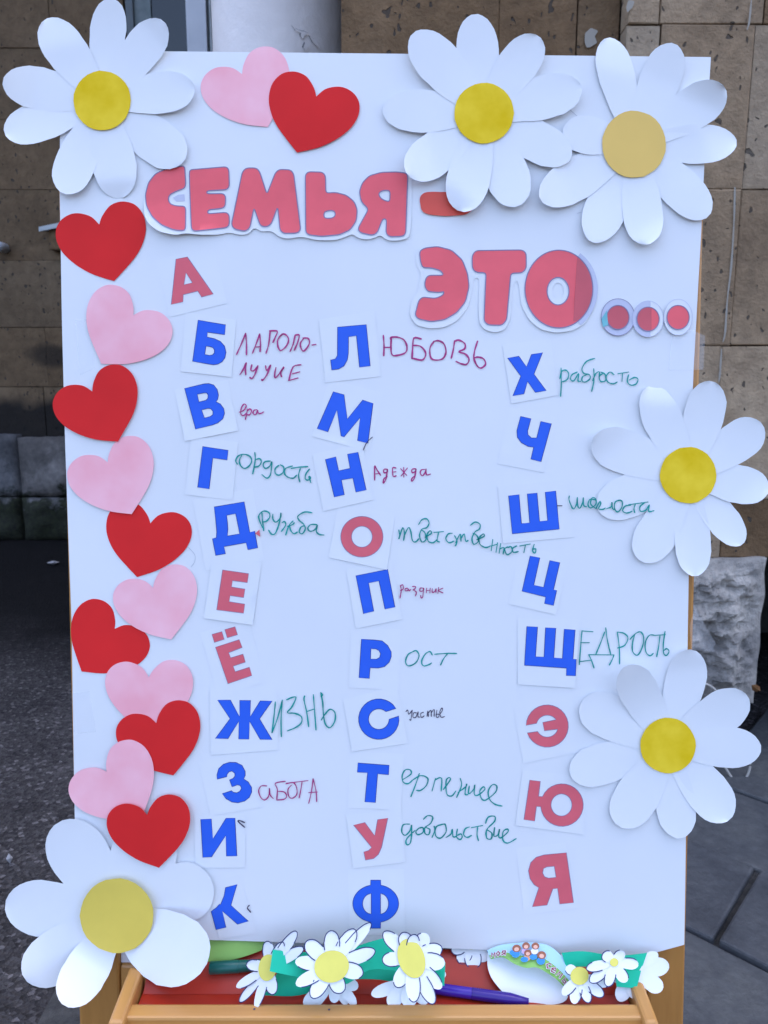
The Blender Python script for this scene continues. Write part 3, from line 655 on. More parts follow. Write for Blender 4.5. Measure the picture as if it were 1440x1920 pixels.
# ---- title
t = thing('title_cutout', B(510, 430, 2), 'cut-out paper title word in rounded red letters below the heart pair', 'title')
ol = T(ZA, [(50,200),(55,310),(80,350),(130,385),(210,402),(260,392),(330,400),(430,400),(480,388),(530,402),(575,398),(605,362),(640,386),(690,380),(730,412),(770,421),(840,410),(920,428),(1010,428),(1060,412),(1095,395),(1120,415),(1165,426),(1210,415),(1235,400),(1270,430),(1330,430),(1380,415),(1392,300),(1395,120),(1380,70),(1240,62),(1150,80),(1090,170),(985,155),(975,80),(920,60),(860,65),(840,90),(800,55),(720,50),(668,110),(640,50),(540,45),(400,36),(280,45),(230,45),(120,75)])
off1 = lambda x, y, e=0: B(x, y, .5+e+max(0, (y-400))*.025+max(0, (420-x))*max(0, y-380)*.0007)
sheet('paper', [chaikin(ol, 8)], lambda x, y: off1(x, y), M['card'], t, 16)
TL = {'С': [[(257,55),(262,150),(255,168),(215,182),(180,200),(174,225),(185,247),(215,256),(255,257),(262,270),(261,370),(250,380),(200,375),(140,350),(95,310),(65,255),(60,200),(75,140),(110,95),(160,72),(220,60)]],
 'Е': [[(283,75),(465,60),(478,75),(480,160),(465,175),(370,180),(366,195),(450,194),(462,210),(460,255),(445,268),(375,275),(370,295),(465,288),(480,302),(480,350),(465,365),(305,382),(290,370),(283,200),(280,95)]],
 'М': [[(490,350),(545,85),(565,66),(615,66),(632,85),(668,197),(710,90),(730,73),(785,75),(802,95),(837,375),(820,392),(750,393),(733,375),(722,260),(690,345),(665,362),(635,355),(603,265),(583,365),(560,383),(505,372)]],
 'Ь': [[(860,100),(875,85),(945,87),(961,105),(963,192),(1010,188),(1065,202),(1105,235),(1120,275),(1115,330),(1085,375),(1030,400),(940,408),(875,400),(862,385)], [(953,285),(990,277),(1008,285),(1010,305),(995,317),(953,318)]],
 'Я': [[(1365,92),(1372,110),(1362,395),(1345,408),(1280,410),(1263,392),(1266,322),(1247,320),(1220,390),(1195,403),(1135,390),(1122,370),(1176,272),(1140,235),(1130,185),(1145,140),(1180,105),(1240,88),(1320,86)], [(1284,178),(1282,237),(1240,222),(1224,195),(1245,178)]]}
def title_letter(loops, zr, fn, par, mat=None):
    lp = [chaikin(T(zr, l), 6) for l in loops]
    o = sheet('letter', lp, lambda x, y: fn(x, y, .35), mat or M['titlered'], par, 14)
    V, F = [], []
    for q in lp:
        v, f = ribbon_geo([q], 1.9, lambda x, y: fn(x, y, .5), 0, True); b = len(V); V += v; F += [tuple(i+b for i in z) for z in f]
    mk('outline', V, F, M['outline'], o)
for k, l in TL.items(): title_letter(l, ZA, off1, t)
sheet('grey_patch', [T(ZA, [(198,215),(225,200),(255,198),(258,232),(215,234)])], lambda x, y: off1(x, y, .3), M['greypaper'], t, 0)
dsh = chaikin(T(ZB, [(65,75),(85,52),(120,48),(290,52),(325,80),(318,130),(285,155),(190,162),(110,155),(75,140)]), 8)
o = sheet('dash_cutout', [dsh], lambda x, y: B(x, y, .8+max(0, y-385)*.03), M['dashred'], None, 16, loc=B(835, 385, .8)); tag(o, 'red rounded paper dash half hidden under a daisy petal', 'title')
t = thing('title_cutout', B(950, 600, 2), 'cut-out paper title word with a big round letter O, above the dots', 'title')
ol = T(ZB, [(48,345),(60,310),(120,288),(190,288),(250,310),(288,345),(310,310),(330,298),(540,293),(570,305),(592,350),(640,315),(710,300),(780,308),(840,345),(885,420),(897,500),(885,580),(840,660),(780,695),(700,706),(630,690),(580,650),(540,580),(528,480),(520,460),(500,480),(488,640),(465,690),(420,705),(370,692),(345,660),(340,580),(345,450),(318,450),(310,520),(290,590),(240,650),(180,680),(115,686),(50,670),(20,625),(28,560),(55,520),(65,470),(75,430),(50,390)])
off2 = lambda x, y, e=0: B(x, y, .45+e+max(0, y-560)*.015)
sheet('paper', [chaikin(ol, 8), T(ZB, ell(711, 511, 27, 38))], lambda x, y: off2(x, y), M['card'], t, 16)
EE = [[(66,325),(90,310),(150,303),(215,320),(265,365),(290,430),(297,490),(280,560),(240,610),(185,643),(120,653),(60,640),(45,622),(62,555),(80,538),(140,545),(175,530),(182,512),(160,517),(105,513),(90,490),(93,455),(108,437),(180,437),(165,415),(120,402),(80,402),(70,370)]]
TT = [[(311,345),(328,322),(545,319),(563,335),(563,405),(545,425),(491,428),(472,645),(450,670),(385,668),(366,650),(376,425),(330,424),(312,405)]]
title_letter(EE, ZB, off2, t); title_letter(TT, ZB, off2, t)
OO = [ell(715, 501, 158, 181, n=64), ell(711, 511, 51, 64)]
title_letter(OO, ZB, off2, t)
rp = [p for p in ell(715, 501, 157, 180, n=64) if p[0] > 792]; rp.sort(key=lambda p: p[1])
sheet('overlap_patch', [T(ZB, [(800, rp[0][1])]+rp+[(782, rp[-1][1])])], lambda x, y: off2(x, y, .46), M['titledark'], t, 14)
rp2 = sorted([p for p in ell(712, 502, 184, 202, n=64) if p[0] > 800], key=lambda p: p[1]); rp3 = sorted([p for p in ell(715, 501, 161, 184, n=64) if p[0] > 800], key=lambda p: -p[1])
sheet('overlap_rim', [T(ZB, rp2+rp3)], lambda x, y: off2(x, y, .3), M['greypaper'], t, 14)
t = thing('title_cutout', B(1215, 625, 2), 'three red dots on white paper rings ending the title', 'title')
for k, (cx, cy, rx, ry) in enumerate(((990, 632, 78, 86), (1130, 640, 72, 84), (1270, 632, 66, 84))):
    fn = (lambda k: lambda x, y, e=0: B(x, y, .8+.35*k+e+max(0, y-600)*.02))(k)
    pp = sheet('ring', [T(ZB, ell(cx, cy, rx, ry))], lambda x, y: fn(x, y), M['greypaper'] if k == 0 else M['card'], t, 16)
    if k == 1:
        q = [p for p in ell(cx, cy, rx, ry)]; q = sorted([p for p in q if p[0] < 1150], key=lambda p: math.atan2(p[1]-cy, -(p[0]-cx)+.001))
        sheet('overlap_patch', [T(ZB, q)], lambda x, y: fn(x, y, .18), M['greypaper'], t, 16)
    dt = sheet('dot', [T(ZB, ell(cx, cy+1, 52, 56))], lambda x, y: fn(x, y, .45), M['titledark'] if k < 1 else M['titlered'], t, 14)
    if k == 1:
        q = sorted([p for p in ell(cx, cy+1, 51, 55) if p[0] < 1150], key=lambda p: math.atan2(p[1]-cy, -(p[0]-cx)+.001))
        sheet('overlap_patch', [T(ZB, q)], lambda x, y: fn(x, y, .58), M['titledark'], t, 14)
    ribbon('outline', [T(ZB, ell(cx, cy+1, 52, 56))], 1.7, lambda x, y: fn(x, y, .7), M['outline'], dt, 0, True)
    ribbon('ring_edge', [T(ZB, ell(cx, cy, rx, ry))], .9, lambda x, y: fn(x, y, .22), M['greypaper'] if k else M['outline'], t, 0, True)
sheet('teal_patch', [T(ZB, [(913,640),(938,600),(944,670),(920,678)])], lambda x, y: B(x, y, 1.6), M['tealpatch'], t, 0)

# ---- hearts
HT = [(828,1103),(790,1062),(740,1042),(690,1040),(640,1062),(608,1100),(598,1145),(605,1190),(630,1240),(670,1285),(720,1325),(790,1365),(893,1402),(960,1335),(1010,1280),(1045,1225),(1068,1160),(1070,1100),(1055,1050),(1020,1008),(975,990),(930,990),(885,1010),(845,1060)]
def heart_outline(tip, notch, flip=False, wid=1.0):
    n0, t0 = complex(828, 1103), complex(893, 1402)
    left = spline(HT[:13], 4); right = spline(HT[12:]+[HT[0]], 4)
    pts = left[:-1]+right[:-1]; out = []
    ax = (t0-n0)/abs(t0-n0); L = abs(t0-n0); T0, N0 = complex(*tip), complex(*notch); ax2 = (T0-N0)/abs(T0-N0); L2 = abs(T0-N0)
    for x, y in pts:
        z = (complex(x, y)-n0)/ax/L
        if flip: z = z.conjugate()
        z = complex(z.real, z.imag*wid)
        z = N0+z*ax2*L2; out.append((z.real, z.imag))
    return out
HE = [((502,238),(454,139),'pink',0,0,'pink paper heart partly under the red heart above the title'),
 ((557,286),(593,181),'red',1,1,'red paper heart overlapping the pink heart above the title'),
 ((214,527),(186,421),'red',0,0,'red paper heart beside the first title letter, topmost of the heart column'),
 ((190,682),(250,591),'pink',1,1,'pink paper heart tilted right beside the letter A card, second in the heart column'),
 ((221,828),(173,734),'red',0,2,'red paper heart with edge past the poster, left of the letter В card'),
 ((247,964),(202,867),'pink',0,1,'pink paper heart left of the letter Г card, above a red heart'),
 ((257,1082),(282,981),'red',1,0,'red paper heart beside the letter Д card, its left lobe under a pink heart'),
 ((321,1199),(287,1102),'pink',0,1,'pink paper heart beside the letter Е card'),
 ((153,1259),(215,1179),'red',1,0,'red paper heart tilted right at the poster edge, level with the letter Ё'),
 ((284,1376),(279,1270),'pink',0,1,'pink paper heart half under a red heart, beside the letter Ж card'),
 ((325,1454),(293,1356),'red',0,2,'red paper heart beside the letter Ж card, between two pink hearts'),
 ((266,1534),(200,1447),'pink',0,3,'pink paper heart tilted left at the poster edge, level with the letter З'),
 ((298,1627),(276,1528),'red',0,6,'red paper heart beside the letter И, lowest of the heart column')]
random.seed(9)
for tip, notch, c, fl_, lay, lab in HE:
    lp = heart_outline(tip, notch, bool(fl_)); cx = (tip[0]+notch[0])/2; cy = (tip[1]+notch[1])/2
    a, b = random.uniform(-.002, .002), random.uniform(.0, .004); ra = random.uniform(0, 6)
    fn = lambda x, y, e=0: B(x, y, 0.55+.8*lay+a*(x-cx)+b*(y-cy)+.22*math.sin((x-cx)*.03*math.cos(ra)+(y-cy)*.03*math.sin(ra)+ra)+e)
    o = sheet('paper_heart', [lp], fn, M[c], None, 14, loc=fn(*tip)); tag(o, lab, 'paper heart', 'paper hearts pasted on the poster')
# pencil outline of a heart and stray marks belong to the poster
# ---- daisies
def petal_geo(c, tip, W, fn, lift, curl, base, rows=13, cols=6, mx=.66, r0=.08, jit=.022, bend=0.0, w0=.50):
    c, tip = Vector(c), Vector(tip); ax = tip-c; L = ax.length; ax /= L; pr = Vector((-ax.y, ax.x)); V, F = [], []
    fk, fa, fp = (random.choice((-1, 1))*random.uniform(.04, .13) if random.random() < .55 and lift > 1.5 else 0), random.uniform(-.9, .9), random.uniform(.62, .85)
    j1, j2 = random.uniform(-.06, .06), random.uniform(-.05, .05); mx += j2
    for i in range(rows+1):
        t = r0+(1-r0)*(1-(1-i/rows)**1.45)
        if t < mx: s = (t-r0)/(mx-r0); f = w0+(1-w0)*math.sin(s*math.pi/2)**1.15
        else: f = math.sqrt(max(0, 1-((t-mx)/(1-mx))**2.3))
        f = max(f, .16)*(1+random.uniform(-jit, jit))
        for k in range(cols+1):
            s = -1+2*k/cols; q = c+ax*(L*t)+pr*(W/2*f*s+j1*W*t*t)
            fd = fk*max(0, (t-fp)*L+s*fa*W*.35); V.append(fn(q.x, q.y, base+fd*(40 < W < 105)+lift*(max(0, (t-.2)/.8)**1.2 if 30 <= lift < 50 else max(0, (t-.36)/.64)**1.7)+curl*s*s*t+bend*math.sin(t*math.pi)*s))
    for i in range(rows):
        for k in range(cols):
            a = i*(cols+1)+k; F.append((a, a+1, a+cols+2, a+cols+1))
    return V, F
def daisy(name, c, rx, ry, petals, label, mat_c, base=1.4, fn=B, lifts=None, cen_rot=0, grp='large paper daisies', step=.22, cen=1.6):
    t = thing(name, fn(c[0], c[1], base), label, 'paper flower', grp)
    for i, p in enumerate(petals):
        tip, W = p[0], p[1]; lift = (p[2]*(.65 if 2.2 < p[2] <= 10 else 1)) if len(p) > 2 else random.uniform(1.5, 5)
        V, F = petal_geo(c, tip, W, fn, lift, random.uniform(-.4, 1.3)*(.15 if lift <= 2.2 else 1), base+(i % 3)*step, bend=random.uniform(-.5, .5)*(.2 if lift <= 2.2 else 1))
        mk('petal', V, F, M['petal'], t, True)
    lp = [((x-c[0])*(1+random.uniform(-.012, .012))+c[0], (y-c[1])*(1+random.uniform(-.012, .012))+c[1]) for x, y in ell(c[0], c[1], rx, ry, n=30, rot=cen_rot)]
    sheet('flower_centre', [lp], lambda x, y: fn(x, y, base+cen), mat_c, t, 12)
    return t
random.seed(21)
daisy('paper_daisy', (191.5, 188.5), 54, 56, [((206,-3),68,9), ((309,42),74,7), ((364,165),78,6), ((343,304),84,4), ((226,371),82,4), ((116,361),76,8), ((9,250),76,10), ((5,155),80,10), ((83,38),78,9)], 'large white paper daisy with glossy yellow centre touching the first title letter', M['yellow'], 1.6)
daisy('paper_daisy', (1189, 270.5), 60, 63, [((1140,71),68,3), ((1264,82),76,3), ((1361,168),80,5), ((1381,272),74,6), ((1331,402),78,7), ((1213,458),76,8), ((1107,452),80,8), ((1014,374),80,6), ((1056,243),72,2.2)], 'large white paper daisy with flat ochre centre at the poster corner', M['ochre'], 1.5)
daisy('paper_daisy', (907.5, 212), 56, 57, [((888,27),78,5), ((1007,66),76,5), ((1090,165),82,4), ((1068,300),78,2), ((974,385),82,6), ((864,396),82,9), ((767,330),80,5), ((718,205),80,3), ((773,64),84,5)], 'large white paper daisy with glossy yellow centre covering part of the red dash', M['yellow'], 4.2)
daisy('paper_daisy', (1290.5, 891), 53, 53, [((1338,716),76,6), ((1430,797),76,8), ((1442,918),72,8), ((1391,1021),62,8), ((1303,1080),68,5), ((1206,1054),78,2.5), ((1119,948),80,.8), ((1112,822),84,2.5), ((1213,726),74,4)], 'large white paper daisy with green handwriting across one petal', M['yellow'], 1.3)
daisy('paper_daisy', (1252.6, 1398), 52, 52, [((1303,1220),76,5), ((1400,1303),80,8), ((1427,1402),76,8), ((1372,1533),82,7), ((1272,1572),76,4), ((1161,1549),84,2), ((1068,1447),78,2), ((1090,1318),84,3), ((1172,1250),74,16)], 'large white paper daisy with blotchy yellow centre below the green word after Щ', M['yellow'], 1.3)
d6 = daisy('paper_daisy', (219, 1717), 69, 70, [((112,1541),112,6), ((296,1548),124,2), ((398,1655),112,1.4), ((378,1822),140,40), ((126,1888),84,60), ((46,1834),100,14), ((10,1697),106,9)], 'biggest white paper daisy with few wide petals and pale yellow centre by the tray', M['lemon'], 2.0, cen=7.5)

# ---- handwriting on the poster
def word(lines, zr, width, mat, off=.35, label=None, name='handwritten_word'):
    o = ribbon(name, [T(zr, l) for l in lines], width*1.18, lambda x, y: B(x, y, off), mat, ps, 4)
    if label: o['label'] = label
    return o
P_, G_ = M['purple'], M['teal']
word([[(582,413),(620,330),(657,240)],[(657,240),(664,330),(663,415)],[(713,402),(745,320),(772,245)],[(772,245),(778,320),(775,390)],[(735,352),(778,348)],[(823,403),(845,330),(858,220)],[(852,220),(915,222),(900,270),(880,315)],[(960,245),(925,280),(918,330),(940,380),(985,350),(1008,300),(995,260),(960,245),(925,285)],[(1020,388),(1045,330),(1062,255)],[(1062,255),(1095,255),(1080,320),(1055,378)],[(1130,285),(1105,320),(1110,360),(1130,385),(1165,350),(1180,310),(1165,280),(1125,278)],[(1200,335),(1232,330)]], ZC, 2.3, P_, .9, 'purple handwriting after the letter Б')
word([[(610,578),(640,530),(663,478),(655,530),(658,578)],[(708,497),(700,540),(725,545),(755,510)],[(757,505),(735,570),(710,608),(690,600)],[(820,505),(830,545),(860,500)],[(862,500),(830,580),(795,625),(790,615)],[(905,520),(895,570),(900,605),(940,560),(968,515)],[(970,520),(945,560),(950,595)],[(1110,497),(1045,515),(1010,625)],[(1040,570),(1100,555)],[(1010,625),(1085,605)]], ZC, 2.3, P_, .9, 'purple second line after the letter Б')
word([[(605,885),(640,870),(662,835),(645,818),(622,850),(618,900),(640,912),(665,890)],[(672,860),(665,900),(655,945)],[(668,880),(690,858),(705,875),(690,905),(668,905)],[(750,865),(725,870),(718,895),(740,905),(755,870),(760,890),(780,895),(805,882)]], ZC, 1.9, P_, .9, 'small purple word after the letter В')
word([[(590,1310),(575,1280),(600,1240),(650,1230),(695,1250),(705,1290),(680,1330),(645,1345),(615,1320),(605,1280),(625,1240)],[(732,1215),(735,1280),(715,1390)],[(735,1275),(770,1265),(785,1290),(765,1325),(725,1335)],[(860,1285),(815,1290),(800,1320),(820,1345),(855,1325),(870,1290),(868,1340),(858,1400),(830,1425),(790,1395)],[(930,1320),(900,1345),(900,1385),(930,1400),(965,1375),(968,1335),(940,1315)],[(1040,1325),(985,1345),(975,1385),(1000,1415),(1045,1425),(1075,1400)],[(1030,1345),(1090,1335),(1165,1330)],[(1105,1345),(1090,1400),(1100,1455)],[(1180,1350),(1150,1390),(1145,1430),(1165,1440),(1190,1425),(1175,1410),(1190,1460)]], ZC, 2.1, G_, .9, 'green word after the letter Г')
word([[(790,265),(795,330),(805,415)],[(795,390),(770,330),(765,290),(800,255),(845,265),(855,300),(830,335),(795,345)],[(880,280),(880,320),(905,345),(940,310),(945,270)],[(945,275),(930,360),(900,435),(870,445),(845,410)],[(955,350),(975,340),(985,365),(965,400),(950,420)],[(1045,335),(1010,375),(985,450)],[(1000,380),(1040,365),(1055,350)],[(1015,375),(1030,420),(1055,440),(1080,425)],[(1200,268),(1140,262),(1085,295),(1095,330),(1130,360),(1145,400),(1120,440),(1095,425),(1110,385),(1135,375)],[(1240,365),(1190,365),(1165,395),(1185,420),(1225,405),(1245,370),(1235,420),(1260,445),(1297,450)]], ZD, 2.1, G_, 1.5, 'green word after the letter Д')
sheet('ink_mark', [T(ZD, [(770,405),(735,437),(776,465)])], lambda x, y: B(x, y, 1.5), M['redprint'], ps, 0)
word([[(825,145),(815,250),(800,375)],[(800,375),(840,270),(877,135)],[(877,130),(868,270),(870,405)],[(908,130),(940,115),(980,110),(950,180),(915,225),(970,230),(1020,255),(1020,300),(980,335),(915,362)],[(1045,100),(1040,130),(1060,220),(1075,330)],[(1110,90),(1120,220),(1130,355)],[(1065,215),(1115,198)],[(1165,75),(1180,150),(1185,230),(1200,310),(1235,338),(1270,290),(1272,225),(1235,200),(1195,240),(1170,280)],[(1165,75),(1180,90),(1168,105)]], ZE, 2.1, G_, 1.5, 'tall green word after the letter Ж')
word([[(760,775),(720,775),(700,810),(715,860),(745,880),(775,850),(780,790),(785,840),(810,870)],[(900,740),(825,755),(840,800),(835,880)],[(840,815),(890,820),(910,850),(890,875),(835,880)],[(945,770),(920,800),(925,850),(950,868),(985,840),(985,790),(960,750),(905,760)],[(905,755),(1070,735)],[(1025,745),(1015,810),(1003,865)],[(1075,905),(1095,820),(1108,720)],[(1108,720),(1130,810),(1135,893)],[(1075,825),(1140,820)]], ZE, 1.7, P_, 1.5, 'purple word after the letter З')
word([[(595,1085),(545,1040),(560,1035),(595,1050)],[(630,1670),(615,1690),(640,1722)]], ZE, 1.8, M['ink'], 1.5, None, 'ink_mark')
word([[(595,195),(600,270),(598,348)],[(598,285),(650,285)],[(655,210),(652,280),(660,340),(700,345),(760,325),(772,280),(750,230),(700,208),(650,212),(655,235)],[(880,222),(825,215),(815,290),(810,370)],[(820,270),(870,275),(905,310),(912,345),(885,380),(810,365)],[(975,240),(945,290),(950,360),(985,380),(1040,370),(1065,320),(1050,260),(1010,235),(975,240)],[(1130,235),(1120,300),(1105,365)],[(1130,240),(1160,230),(1205,255),(1205,295),(1160,318),(1210,335),(1238,375),(1220,412),(1180,408),(1140,390)],[(1302,238),(1280,310),(1275,370),(1300,425),(1330,440),(1362,410),(1345,370),(1305,358),(1275,365)]], ZF, 2.5, P_, .6, 'purple word in capitals after the letter Л')
word([[(513,958),(470,1000),(445,1055)]], ZF, 1.4, M['ink'], 1.5, None, 'ink_mark')
word([[(530,1280),(530,1175),(545,1200),(575,1245)],[(530,1235),(570,1230)],[(625,1200),(600,1200),(600,1225),(625,1220),(625,1200),(615,1270),(595,1305),(600,1270),(625,1255)],[(690,1190),(665,1190),(668,1250),(692,1248)],[(668,1220),(690,1218)],[(725,1195),(770,1245)],[(775,1190),(728,1250)],[(748,1185),(748,1258)],[(835,1195),(810,1200),(812,1225),(835,1215),(840,1195),(830,1260),(810,1290),(808,1270),(835,1245)],[(905,1200),(880,1205),(872,1230),(890,1248),(912,1215),(915,1195),(918,1240),(950,1235)]], ZF, 1.9, P_, .6, 'small purple word after the letter Н')
word([[(495,180),(500,215),(495,235)],[(498,225),(520,165),(530,200),(525,245)],[(527,220),(555,165),(570,190),(580,245),(600,255),(620,235)],[(620,145),(640,115),(670,110),(685,135),(670,165),(640,175),(625,215),(640,255),(665,240),(660,200),(640,180)],[(660,225),(700,200),(690,185),(672,210),(680,250),(710,260),(735,240)],[(715,195),(775,190)],[(745,195),(735,245),(750,255)],[(830,200),(805,205),(790,235),(810,260),(840,250)],[(845,215),(860,250),(850,280)],[(852,260),(880,205),(885,250)],[(885,235),(905,205),(915,250),(930,245)],[(945,150),(975,130),(1005,145),(1000,175),(975,190),(955,230),(965,270),(995,250),(985,215),(960,200)],[(985,240),(1030,220),(1025,205),(1000,230),(1005,270),(1040,290),(1070,280)],[(1085,240),(1075,310)],[(1075,280),(1110,270)],[(1115,260),(1105,320)],[(1135,265),(1125,325)],[(1128,300),(1155,290),(1150,330)],[(1180,285),(1160,300),(1175,335),(1205,315),(1200,285),(1180,290)],[(1235,280),(1210,295),(1215,320),(1245,315)],[(1255,280),(1320,268)],[(1290,275),(1280,322)],[(1345,270),(1335,310),(1350,325),(1355,300),(1335,300)]], ZG, 2.0, G_, 1.5, 'long green word after the letter О')
word([[(505,530),(510,560),(502,608)],[(505,530),(520,525),(522,550),(505,560)],[(550,545),(535,550),(537,562),(552,558),(553,548),(560,562),(570,552)],[(580,535),(600,535),(595,550),(585,556),(605,570),(598,595)],[(650,545),(630,545),(628,565),(648,560),(650,545),(645,600),(635,605),(632,590)],[(670,545),(668,575)],[(668,560),(690,558)],[(692,545),(690,575)],[(705,548),(705,572),(722,565),(728,548),(728,572)],[(745,540),(740,578)],[(772,545),(745,560),(772,575)]], ZG, 1.6, P_, 1.5, 'tiny purple word after the letter П')
word([[(600,938),(555,960),(537,1005),(555,1033),(600,1015),(622,970),(605,938),(580,945)],[(705,965),(690,943),(660,960),(638,1005),(650,1033),(685,1025),(700,1015)],[(720,960),(790,955),(858,955)],[(800,958),(775,990),(757,1028)]], ZG, 1.9, G_, .6, 'short green word after the letter Р')
word([[(535,205),(548,195),(555,225),(580,195)],[(580,195),(570,265),(562,260)],[(610,215),(590,215),(585,245),(605,245),(622,205),(620,240),(635,245)],[(660,210),(640,220),(645,248),(665,235)],[(685,240),(690,200),(695,240)],[(695,215),(712,195),(715,240)],[(715,215),(735,190),(735,240)],[(755,195),(750,240),(765,245),(770,225),(752,225)],[(775,225),(795,195),(790,180),(775,210),(785,245),(810,240)]], ZH, 1.3, M['ink'], .6, 'tiny dark word after the letter С')
word([[(510,690),(570,650),(565,620),(530,620),(508,660),(515,705),(550,718),(585,690)],[(630,645),(605,720),(570,810)],[(585,690),(640,660),(690,680),(680,730),(640,765),(610,765)],[(720,770),(745,680)],[(745,690),(775,675),(790,690),(785,770)],[(800,760),(850,690),(840,675),(820,700),(825,790),(860,805),(890,770)],[(920,680),(930,730),(895,815)],[(905,780),(960,740),(965,720),(955,790),(975,795)],[(985,735),(980,790),(1015,760),(1025,725),(1020,790),(1045,800),(1095,760),(1085,740),(1060,770),(1070,820),(1100,835),(1170,780),(1180,735),(1150,725),(1120,770),(1130,830),(1170,865),(1218,877)]], ZH, 1.9, G_, .6, 'green word after the letter Т')
word([[(560,1005),(515,1010),(505,1060),(530,1085),(565,1050),(575,1010),(575,1080),(565,1140),(540,1150),(540,1110),(600,1050)],[(625,1035),(605,1060),(620,1080),(655,1065),(655,1030),(625,1035)],[(660,970),(690,945),(725,955),(710,1000),(670,1030),(670,1070),(695,1080),(705,1045),(680,1030)],[(720,1100),(740,1050),(735,1020)],[(800,1005),(750,1025),(745,1085),(780,1105),(820,1060),(815,1010),(800,1005)],[(820,1100),(855,1075),(865,1040),(870,1095),(895,1090)],[(900,1040),(895,1095),(920,1115),(935,1095),(925,1075),(900,1085)],[(985,1025),(955,1040),(945,1080),(970,1100),(1000,1085)],[(1000,1030),(1080,1015)],[(1045,1025),(1040,1080),(1050,1122)],[(1100,1000),(1120,955),(1165,950),(1165,985),(1120,1030),(1105,1060),(1110,1105),(1140,1110),(1145,1070),(1110,1045)],[(1165,1030),(1160,1090),(1190,1080),(1200,1040),(1195,1095),(1215,1100),(1260,1060),(1255,1040),(1225,1060),(1225,1120),(1260,1140),(1318,1108)]], ZH, 2.0, G_, .6, 'green word after the letter У')
word([[(608,280),(610,390),(605,492)],[(600,360),(610,310),(640,295),(665,320),(655,365),(615,385)],[(730,310),(690,330),(680,365),(705,375),(740,320),(735,375),(755,380)],[(862,207),(800,230),(765,285),(780,320),(820,330),(825,360),(790,385),(765,375),(770,345),(800,330)],[(853,285),(855,370),(838,455)],[(845,375),(870,320),(895,310),(895,350)],[(920,320),(895,345),(905,380),(940,375),(940,330),(905,310)],[(1005,330),(975,310),(945,345),(960,385),(1000,398),(1030,385)],[(1035,322),(1115,310)],[(1070,318),(1065,380)],[(1115,330),(1105,380),(1130,408),(1170,400),(1185,365),(1160,350),(1120,370)]], ZI, 1.9, G_, 1.2, 'green word after the letter Х')
word([[(670,120),(668,150),(690,205),(705,215),(725,180),(730,130)],[(728,150),(735,200),(750,210),(770,170),(775,130),(778,190),(800,200)],[(870,150),(825,145),(810,185),(830,210),(870,180),(865,140),(840,135),(830,180),(870,215)],[(870,215),(890,175),(900,160),(905,180),(890,215),(920,220),(940,210)],[(950,215),(985,200),(990,165),(995,215),(1015,220)],[(1055,150),(1015,165),(1010,215),(1035,240),(1065,200),(1065,160),(1040,150)],[(1130,190),(1090,195),(1070,230),(1100,248),(1140,235)],[(1115,185),(1260,165)],[(1165,180),(1155,215),(1160,245)],[(1235,170),(1200,200),(1205,235),(1245,225),(1270,185),(1265,235),(1305,230)]], ZJ, 2.0, G_, 3.0, 'green word after the letter Ш, running over a petal')
word([[(580,193),(615,193)]], ZJ, 1.8, M['ink'], 1.5, None, 'ink_mark')
word([[(765,1130),(755,1250),(745,1385)],[(765,1132),(847,1138)],[(755,1220),(820,1220)],[(748,1362),(830,1352)],[(935,1140),(905,1220),(870,1305)],[(943,1108),(955,1200),(980,1305)],[(815,1310),(1005,1312)],[(815,1310),(835,1350),(855,1410)],[(1005,1312),(990,1350),(970,1388)],[(1030,1140),(1045,1260),(1047,1380)],[(1030,1140),(1080,1150),(1110,1185),(1085,1240),(1032,1260)],[(1125,1195),(1170,1150),(1205,1140),(1228,1180),(1215,1260),(1180,1315),(1145,1285),(1145,1220),(1160,1160)],[(1310,1165),(1270,1165),(1240,1220),(1245,1290),(1275,1318),(1300,1300)],[(1315,1165),(1390,1160)],[(1350,1165),(1340,1250),(1325,1325)],[(1388,1135),(1375,1230),(1378,1300),(1400,1315),(1418,1285),(1400,1265),(1378,1280)]], ZJ, 1.9, G_, 1.2, 'tall green word after the letter Щ')

m = NT('pencil'); m.color((.50, .54, .60)); m.set(Roughness=.8); M['pencil'] = m.m
for q in ([(353,1026),(365,1040),(365,1053),(358,1063)], [(1069,206),(1085,220),(1104,234),(1121,237)], [(1077,287),(1098,288),(1118,284)], [(1082,400),(1090,398)]):
    ribbon('pencil_line', [q], 1.0, lambda x, y: B(x, y, .25), M['pencil'], ps, 4)
# ---- clear tape
for q, lab in (([(141,600),(176,598),(178,690),(150,704)], 'faint clear tape patch left of the second heart in the column'), ([(134,1300),(168,1296),(180,1372),(140,1376)], 'faint clear tape patch left of the half hidden pink heart')):
    o = sheet('tape_strip', [q], lambda x, y: B(x, y, .28), M['tape'], None, 16, loc=B(q[0][0], q[0][1], .28)); tag(o, lab, 'tape')
o = sheet('tape_strip', [[(1267,604),(1322,630),(1319,693),(1254,694),(1258,650)]], lambda x, y: B(x, y, .9), M['tape'], None, 16, loc=B(1290, 660, 1)); tag(o, 'clear tape strip over the poster edge below the three dots', 'tape')
o = sheet('tape_strip', [[(1293,1172),(1303,1140),(1322,1172),(1342,1206),(1338,1214),(1340,1222),(1296,1218)]], lambda x, y: B(x, y, .8-max(0, x-1300)*.08), M['tape'], None, 10, loc=B(1300, 1200, 1)); tag(o, 'loose clear tape strip sticking out beside the pale plinth', 'tape')

